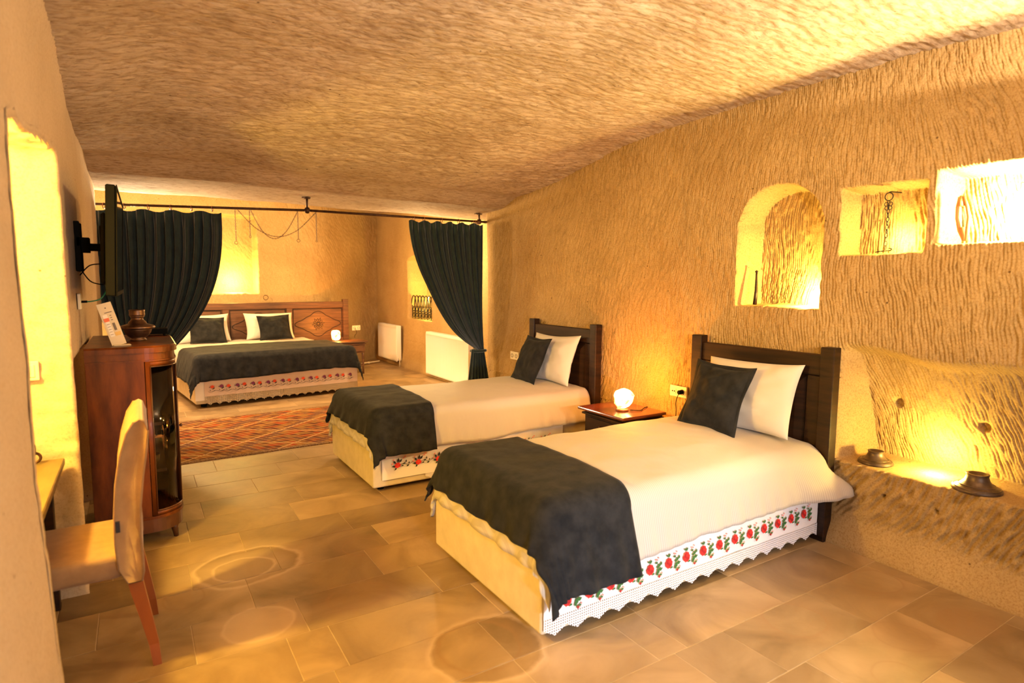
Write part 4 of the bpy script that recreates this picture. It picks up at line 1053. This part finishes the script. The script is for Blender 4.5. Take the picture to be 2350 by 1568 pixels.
# ---------------------------------------------------------------- cabinet
CX0, CX1, CY0, CY1 = -.238, .168, 3.70, 4.52
cab = thing('display_cabinet', 'glossy walnut display cabinet with curved glass corner against left wall', 'cabinet', (0, 4.1, 0))
def outline(off=0, n=12):
    """plan outline starting at back left, round to back right; rounded front corners"""
    pts = [(CX0, CY0-off)]; r = .145+off; cx_, cy_ = .023, CY0+.145
    for a in np.linspace(-PI/2, 0, n): pts.append((cx_+r*math.cos(a), cy_+r*math.sin(a)))
    cy_ = CY1-.145
    for a in np.linspace(0, PI/2, n): pts.append((cx_+r*math.cos(a), cy_+r*math.sin(a)))
    pts.append((CX0, CY1+off)); return pts
def slab(g, z0, z1, off=0, bev=0):
    ol = outline(off); lo = [g.bm.verts.new((x, y, z0)) for x, y in ol]
    if bev:
        o2 = outline(off-bev); mid = [g.bm.verts.new((x, y, z1-bev)) for x, y in ol]; hi = [g.bm.verts.new((x, y, z1)) for x, y in o2]; rings = [lo, mid, hi]
    else: rings = [lo, [g.bm.verts.new((x, y, z1)) for x, y in ol]]
    n = len(ol)
    for a, b in zip(rings[:-1], rings[1:]):
        for k in range(n): g.bm.faces.new((a[k], a[(k+1) % n], b[(k+1) % n], b[k]))
    g.bm.faces.new(rings[0]); g.bm.faces.new(rings[-1])
g = G(); slab(g, 1.062, 1.098, .012, .010); g.build('cabinet_top', WALNUT, cab)
g = G(); slab(g, 1.022, 1.062, .000); g.build('frieze', WALNUT, cab)
g = G(); slab(g, .075, .155, .002); g.build('plinth', WALND, cab)
g = G(); slab(g, .150, .165, .008); g.build('bead', WALNUT, cab)
g = G(); slab(g, 1.015, 1.024, .006); g.build('bead', WALNUT, cab)
g = G(); g.span((CX0, CY0, .155), (.020, CY0+.02, 1.022), .002); g.build('side_panel', WALNUT, cab)
g = G(); g.span((CX0, CY1-.02, .155), (.020, CY1, 1.022), .002); g.build('side_panel', WALNUT, cab)
g = G(); g.span((CX0, CY0+.02, .155), (CX0+.01, CY1-.02, 1.022)); g.build('back_panel', WALND, cab)
def arcstrip(z0, z1, a0, a1, r0, r1, yc_, flip=1, n=12):
    A_ = np.linspace(a0, a1, n); out_ = []
    for r_, z_ in ((r1, z0), (r1, z1), (r0, z1), (r0, z0)): out_.append([[.023+r_*math.cos(a), yc_+flip*r_*math.sin(a), z_] for a in A_])
    return np.array(out_)
for yc_, fl_ in ((CY0+.145, 1), (CY1-.145, -1)):
    fr = None
    g = G(); a90 = PI/2
    g.grid(arcstrip(.165, 1.015, -a90, -a90+.16, .130, .147, yc_, fl_), closeu=True); g.grid(arcstrip(.165, 1.015, -.16, 0, .130, .147, yc_, fl_), closeu=True)
    g.grid(arcstrip(.165, .19, -a90+.16, -.16, .130, .147, yc_, fl_), closeu=True); g.grid(arcstrip(.990, 1.015, -a90+.16, -.16, .130, .147, yc_, fl_), closeu=True)
    fr = g.build('curved_frame', WALNUT, cab)
    g = G(); g.grid(arcstrip(.19, .99, -a90+.16, -.16, .137, .140, yc_, fl_), closeu=True); g.build('curved_glass', GLASS, fr, smooth=True)
    g = G()
    for zz in (.194, .986): g.tube([(.023+.148*math.cos(a), yc_+fl_*.148*math.sin(a), zz) for a in np.linspace(-a90+.16, -.16, 12)], .004, 6)
    for a in (-a90+.16, -.16): g.tube([(.023+.148*math.cos(a), yc_+fl_*.148*math.sin(a), z_) for z_ in (.194, .986)], .004, 6)
    g.build('glass_bead', WALND, fr)
g = G(); y0_, y1_ = CY0+.147, CY1-.147
for a, b in (((.148, y0_, .165), (.170, y0_+.04, 1.015)), ((.148, y1_-.04, .165), (.170, y1_, 1.015)), ((.148, y0_+.04, .165), (.170, y1_-.04, .22)), ((.148, y0_+.04, .96), (.170, y1_-.04, 1.015))): g.span(a, b, .002)
door = g.build('door', WALNUT, cab)
g = G(); g.span((.157, y0_+.04, .22), (.160, y1_-.04, .96)); g.build('glass_pane', GLASS, door)
g = G(); g.lathe([(.003, 0), (.004, .008), (.009, .012), (.009, .018), (.0001, .022)], (0, 0, 0), 12, rot=Matrix.Rotation(PI/2, 4, 'Y')); o = g.build('knob', COPPER, door, world=False); o.location = (.170, y0_+.02-4.1, .62)
for z_ in (.40, .66): 
    g = G(); g.span((CX0+.012, CY0+.03, z_), (.10, CY1-.03, z_+.016)); g.build('shelf', WALND, cab)
for x_, y_ in ((CX0+.03, CY0+.03), (.125, CY0+.09), (CX0+.03, CY1-.03), (.125, CY1-.09)):
    g = G(); g.tube([(x_, y_, .08), (x_, y_, .05), (x_+.006, y_-.004, .0)], [.024, .018, .012], 8); g.build('leg', WALND, cab)
# crockery seen dimly behind the glass
for k, (x_, y_, z_, r_) in enumerate(((.03, 3.86, .676, .05), (.02, 3.88, .416, .055))):
    g = G(); g.lathe([(r_*.5, 0), (r_*.9, .012), (r_, .05), (r_*.95, .052), (r_*.85, .016), (.0001, .012)], (x_, y_, z_), 20)
    tag(g.build('bowl', POTM, smooth=True), 'dark bowl on the %s shelf inside the cabinet' % ('upper', 'lower')[k], 'bowl')

# things on the cabinet
t = thing('copper_urn', 'dark engraved copper urn with lid ring on top of the cabinet', 'urn', (.0, 4.08, 1.098))
g = G(); g.lathe([(.040, 0), (.043, .004), (.040, .010), (.034, .014), (.052, .026), (.066, .046), (.070, .062), (.072, .066)], (0, 0, 0), 36); g.build('bowl', COPPER, t, world=False, smooth=True)
g = G(); g.lathe([(.070, .064), (.086, .070), (.090, .076), (.084, .086), (.060, .094), (.048, .098), (.044, .108), (.034, .118), (.029, .126), (.034, .136), (.038, .142)], (0, 0, 0), 36); g.build('shoulder', COPPER, t, world=False, smooth=True)
g = G(); g.lathe([(.036, .140), (.040, .146), (.040, .152), (.039, .166), (.041, .176), (.0385, .178), (.036, .176), (.034, .150)], (0, 0, 0), 36); g.build('collar', COPPER, t, world=False, smooth=True)
t = thing('leaflet_stand', 'tall cream information card leaning in a stand on the cabinet', 'leaflet', (-.085, 3.80, 1.098), .12)
rc = Matrix.Rotation(-.27, 4, 'Y')
def card(name, x0, x1, z0, z1, m, y=-.004, th=.0012):
    g = G(); g.span((x0, y, z0), (x1, y+th, z1)); bmesh.ops.rotate(g.bm, cent=(0, 0, 0), matrix=rc, verts=g.bm.verts); return g.build(name, m, t, world=False)
card('card', -.033, .033, .004, .235, PAPER, -.0025, .006)
card('price_strip', -.024, -.004, .055, .175, PAPERW); card('orange_label', -.026, -.002, .137, .156, PAPERO, -.0055)
for k in range(5): card('print_line', -.021, -.007, .066+.014*k, .068+.014*k, INK, -.0055)
card('print_block', .004, .016, .085, .125, INK); card('yellow_block', .0, .026, .055, .075, PAPERY)
for k in range(3): card('print_line', .006, .014, .140+.012*k, .144+.012*k, INK)
card('print_line', -.012, .022, .182, .186, INK); card('mark', -.003, .003, .205, .212, INK)
g = G(); g.span((-.03, -.02, 0), (.05, .03, .006), .002); g.build('stand', PLASTIC, t, world=False)
t = thing('set_top_box', 'low black set-top box behind the urn on the cabinet', 'device', (.06, 4.40, 1.098))
g = G(); g.span((-.10, -.06, .012), (.10, .06, .045), .004, 2); g.build('case', BLACK, t, world=False)
for sx in (-1, 1):
    for sy in (-1, 1): g = G(); g.lathe([(.010, 0), (.010, .013)], (sx*.085, sy*.045, 0), 12); g.build('foot', BLACKM, t, world=False)

# ---------------------------------------------------------------- television
t = thing('television', 'black flat television seen edge-on, mounted above the cabinet', 'television', (-.085, 3.85, 1.37))
TM = Matrix.Rotation(.045, 4, 'Y') @ Matrix.Rotation(-.012, 4, 'Z')
def tv(name, a, b, m, bev=0, par=t):
    g = G(); g.span(a, b, bev); bmesh.ops.transform(g.bm, matrix=TM, verts=g.bm.verts); return g.build(name, m, par, world=False)
tv('casing', (-.030, -.455, 0), (.012, .455, .52), BLACK, .006)
tv('back_cover', (-.055, -.34, .05), (-.030, .34, .40), BLACKM, .012)
tv('bezel', (.012, -.455, 0), (.017, .455, .020), BLACK, .001); tv('bezel', (.012, -.455, .505), (.017, .455, .52), BLACK, .001); tv('bezel', (.012, -.455, .02), (.017, -.440, .505), BLACK, .001); tv('bezel', (.012, .440, .02), (.017, .455, .505), BLACK, .001)
tv('screen', (.010, -.440, .02), (.0145, .440, .505), SCREEN)
t = thing('television_bracket', 'black wall bracket holding the television', 'bracket', (-.245, 3.95, 1.62))
for a, b, nm in (((-.012, -.09, -.13), (.012, -.055, .13), 'wall_plate'), ((-.012, .055, -.13), (.012, .09, .13), 'wall_plate'), ((-.006, -.09, .0), (.012, .09, .05), 'cross_plate'), ((.012, -.03, -.03), (.05, .03, .05), 'swivel'), ((.045, -.012, -.02), (.125, .012, .02), 'arm'), ((.098, -.10, -.11), (.112, .10, .11), 'mount_plate')):
    g = G(); g.span(a, b, .003); g.build(nm, BLACKM, t, world=False)
cord('television_cable', 'black cable looping from the wall to the television, upper', [(-.245, 3.9, 1.47), (-.20, 3.86, 1.52), (-.15, 3.84, 1.53)], .003, BLACK)
cord('television_cable', 'black cable looping below the television bracket', [(-.248, 3.9, 1.52), (-.20, 3.86, 1.44), (-.14, 3.84, 1.42)], .003, BLACK)
cord('television_cable', 'green cable hanging from the bottom of television to the socket', [(-.235, 3.80, 1.335), (-.20, 3.79, 1.335), (-.155, 3.79, 1.35), (-.125, 3.80, 1.40)], .0035, GREEN)
g = G(); g.tube([(-.245, 3.80, 1.333), (-.215, 3.795, 1.334)], .006, 8); tag(g.build('plug', BLACK), 'small black aerial plug at the end of green cable', 'plug')
t = thing('wall_outlet', 'pale aerial socket on the left wall below the television', 'socket', (-.250, 3.80, 1.335), PI)
g = G(); g.span((-.010, -.04, -.04), (.004, .04, .04), .003, 2); g.build('plate', PLASTIC, t, world=False)

# light switch on the recess jamb
t = thing('light_switch', 'ivory light switch on the side of the lit recess', 'switch', (-.412, 3.262, 1.055))
g = G(); g.span((-.042, -.012, -.042), (.042, .006, .042), .004, 2); g.build('plate', PLASTIC, t, world=False)
g = G(); g.span((-.028, -.017, -.028), (.028, -.010, .028), .003); g.build('rocker', PLASTIC, t, world=False)

# ---------------------------------------------------------------- desk in the recess
t = thing('desk', 'wooden desk with worn greenish top inside the left recess', 'desk', (-.65, 2.68, 0))
g = G(); g.span((-.98, 2.12, .635), (-.30, 3.225, .665), .004); g.build('desk_top', DESKW, t)
g = G(); g.span((-.96, 2.16, .55), (-.33, 3.20, .635), .003); g.build('apron', WOODD, t)
g = G(); g.span((-.95, 3.16, .0), (-.345, 3.20, .55), .003); g.build('side_panel', WOODD, t)
g = G(); g.span((-.95, 2.18, .0), (-.90, 2.23, .55), .003); g.build('leg', WOODD, t)
g = G(); g.span((-.40, 2.18, .0), (-.35, 2.23, .55), .003); g.build('leg', WOODD, t)
t = thing('iron_shackle', 'rusty iron shackle link standing on the desk', 'ornament', (-.40, 3.17, .665))
g = G(); g.torus((0, 0, .028), .024, .006, 'y', 16, 6, (1, .9)); g.build('lower_link', IRON, t, world=False, smooth=True)
g = G(); g.torus((.002, 0, .062), .022, .006, 'x', 16, 6); g.build('upper_link', IRON, t, world=False, smooth=True)

# ---------------------------------------------------------------- chair
t = thing('upholstered_chair', 'tan upholstered chair with orange-brown legs pulled up to the desk', 'chair', (-.2, 2.72, 0))
CYa, CYb = 2.50, 2.945
# back: profile swept over the width
prof = [(-.075, .345), (-.100, .40), (-.107, .50), (-.105, .60), (-.095, .72), (-.078, .82), (-.055, .90), (-.030, .942), (-.012, .950)]
prof2 = [(.004, .940), (.014, .905), (.008, .84), (-.008, .74), (-.022, .62), (-.026, .52), (-.022, .44), (-.022, .38), (-.030, .345)]
pr = np.array(prof+prof2)
ctr = pr.mean(0); yy = [(CYa+.006, .86), (CYa, .93), (CYa+.002, .98), (CYa+.018, 1), (CYb-.018, 1), (CYb-.002, .98), (CYb, .93), (CYb-.006, .86)]
rows = []
for y_, k in yy:
    # inset profile toward its mid line for soft edges
    mid = (pr+pr[::-1])/2; q = mid+(pr-mid)*k
    rows.append(np.stack([q[:, 0], np.full(len(q), y_), q[:, 1]-(1-k)*.05*(q[:, 1] > .9)], -1))
rows = np.array(rows); g = G(); vv = g.grid(rows, closev=True); g.bm.faces.new(vv[0]); g.bm.faces.new(vv[-1]); bk = g.build('backrest', UPH, t)
bk.data.shade_smooth()
g = G()
for y_ in (CYa+.004, CYb-.004): g.tube([(x_+.002*0, y_, z_) for x_, z_ in prof2[1:]], .003, 6); g.tube([(x_, y_, z_) for x_, z_ in prof[1:-1]], .003, 6)
g.build('piping', UPH, bk)
g = G(); g.span((-.101, CYa-.003, .545), (-.088, CYa+.004, .585)); g.build('fabric_tag', TAG, bk)
g = G(); g.span((-.53, CYa+.012, .365), (-.085, CYb-.012, .455), .022, 3); g.build('seat', UPH, t, smooth=True)
for y_ in (CYa+.035, CYb-.035):
    s_ = -1 if y_ < 2.7 else 1
    pts = [(-.055, y_, .36), (-.045, y_, .30), (-.022, y_, .18), (-.004, y_, .08), (.004, y_+s_*.012, .0)]
    A_ = []
    for (x_, yv, z_), hw in zip(pts, (.024, .023, .019, .016, .014)): A_.append([[x_-hw, yv-.016, z_], [x_+hw, yv-.016, z_], [x_+hw, yv+.016, z_], [x_-hw, yv+.016, z_]])
    g = G(); vv = g.grid(np.array(A_), closev=True); g.bm.faces.new(vv[0]); g.bm.faces.new(vv[-1])
    for f in g.bm.faces: f.smooth = False
    g.build('leg', LEGW, t)
    pts = [(-.50, y_, .37), (-.50, y_, .0)]
    g = G(); g.box((-.495, y_, .185), (.034, .034, .37), .003); g.build('leg', LEGW, t)

# ---------------------------------------------------------------- ledge pots and niche things
def ledge_pot(label, c, s_):
    g = G(); g.lathe([(.098*s_, 0), (.102*s_, .006*s_), (.100*s_, .016*s_), (.086*s_, .024*s_), (.066*s_, .034*s_), (.052*s_, .050*s_), (.044*s_, .072*s_), (.046*s_, .080*s_), (.048*s_, .084*s_), (.036*s_, .084*s_), (.03*s_, .07*s_)], c, 36)
    t = thing('metal_bell', label, 'ornament', c)
    g.build('bell', POTM, t, smooth=True)
    g = G(); g.torus((c[0], c[1], c[2]+.020*s_), .093*s_, .003*s_, 'z', 36, 6); g.torus((c[0], c[1], c[2]+.031*s_), .074*s_, .0025*s_, 'z', 36, 6); g.build('band', POTM, t, smooth=True)
ledge_pot('dark metal funnel-shaped pot on the rock ledge, nearest the camera', (3.385, 1.175, .463), 1.0)
ledge_pot('brass-coloured funnel-shaped pot on the rock ledge, nearer the headboard', (3.42, 1.66, .463), .85)
g = G(); g.tube([(3.36, 2.425, 1.314), (3.375, 2.43, 1.40), (3.395, 2.447, 1.50), (3.40, 2.45, 1.52)], [.013, .010, .006, .0065], 10); g.lathe([(.0001, -.010), (.009, -.004), (.010, .002), (.0001, .010)], (3.40, 2.451, 1.525), 12)
tag(g.build('wooden_stick', WOODD, smooth=True), 'thin dark wooden stick leaning in the arched wall niche', 'stick')
cc = Vector((3.345, 1.645, 1.925))
t = chain('dark iron chain with big ring hanging in the square niche', [cc-Vector((0, 0, .045)), cc-Vector((0, .0, .15)), cc-Vector((0, -.002, .295))], .0022, .026, BLKIRON, 0, 'iron_chain')
g = G(); g.torus(cc-Vector((0, 0, .022)), .020, .0026, 'x', 20, 6); g.build('big_ring', BLKIRON, t, smooth=True)
g = G(); g.tube([cc, cc+Vector((.02, 0, .005)), cc+Vector((.16, 0, .01))], .003, 6); g.build('nail', BLKIRON, t)
for dy in (-.010, .010): 
    g = G(); g.torus(cc-Vector((0, dy, .060)), .010, .0022, 'x', 12, 5); g.torus(cc-Vector((0, dy*.8, .080)), .010, .0022, 'x', 12, 5); g.build('side_link', BLKIRON, t, smooth=True)
g = G(); g.tube(smooth([(3.335, 1.69, 1.618), (3.335, 1.66, 1.622), (3.335, 1.62, 1.624), (3.335, 1.61, 1.632), (3.335, 1.625, 1.636)]), .0028, 6); g.build('hook', BLKIRON, t, smooth=True)
# weaver's shuttle in the wide niche
t = thing('weaving_shuttle', 'pale wooden weaving shuttle standing in the brightest wide niche', 'tool', (3.34, 1.29, 1.655))
def shp(s_): return [(.0, s_*w_+off_, z_) for z_, w_, off_ in ((0, .004, 0), (.05, .016, .008), (.11, .024, .014), (.16, .020, .020), (.21, .008, .026))]
for s_ in (-1, 1):
    g = G(); g.tube(shp(s_), [.006, .009, .008, .008, .007], 8); g.build('rail', TANW, t, world=False, smooth=True)
g = G(); g.tube([(0, .026, .165), (0, .028, .215)], [.017, .007], 8); g.build('tip', TANW, t, world=False, smooth=True)
g = G(); g.tube([(0, .002, 0), (0, .010, .065)], [.006, .017], 8); g.build('tip', TANW, t, world=False, smooth=True)
g = G(); g.tube([(0, .010, .065), (0, .022, .165)], .0016, 6); g.build('spindle', BLKIRON, t, world=False)
g = G(); g.lathe([(.028, 0), (.036, .02), (.030, .05), (.012, .075), (.010, .085)], (3.36, 1.005, 1.654), 20); tag(g.build('clay_jug', TANW, smooth=True), 'small orange clay jug in the wide niche at the right picture edge', 'jug')
t = thing('wall_hook', 'small bent wire hook on the back of the wide niche', 'hook', (3.49, 1.14, 1.90))
g = G(); g.tube(smooth([(.06, 0, .02), (0, 0, .022), (-.004, .0, .0), (-.004, .006, -.016), (-.004, .014, -.012), (-.004, .015, .0)]), .0018, 6); g.build('wire', IRON, t, world=False, smooth=True)
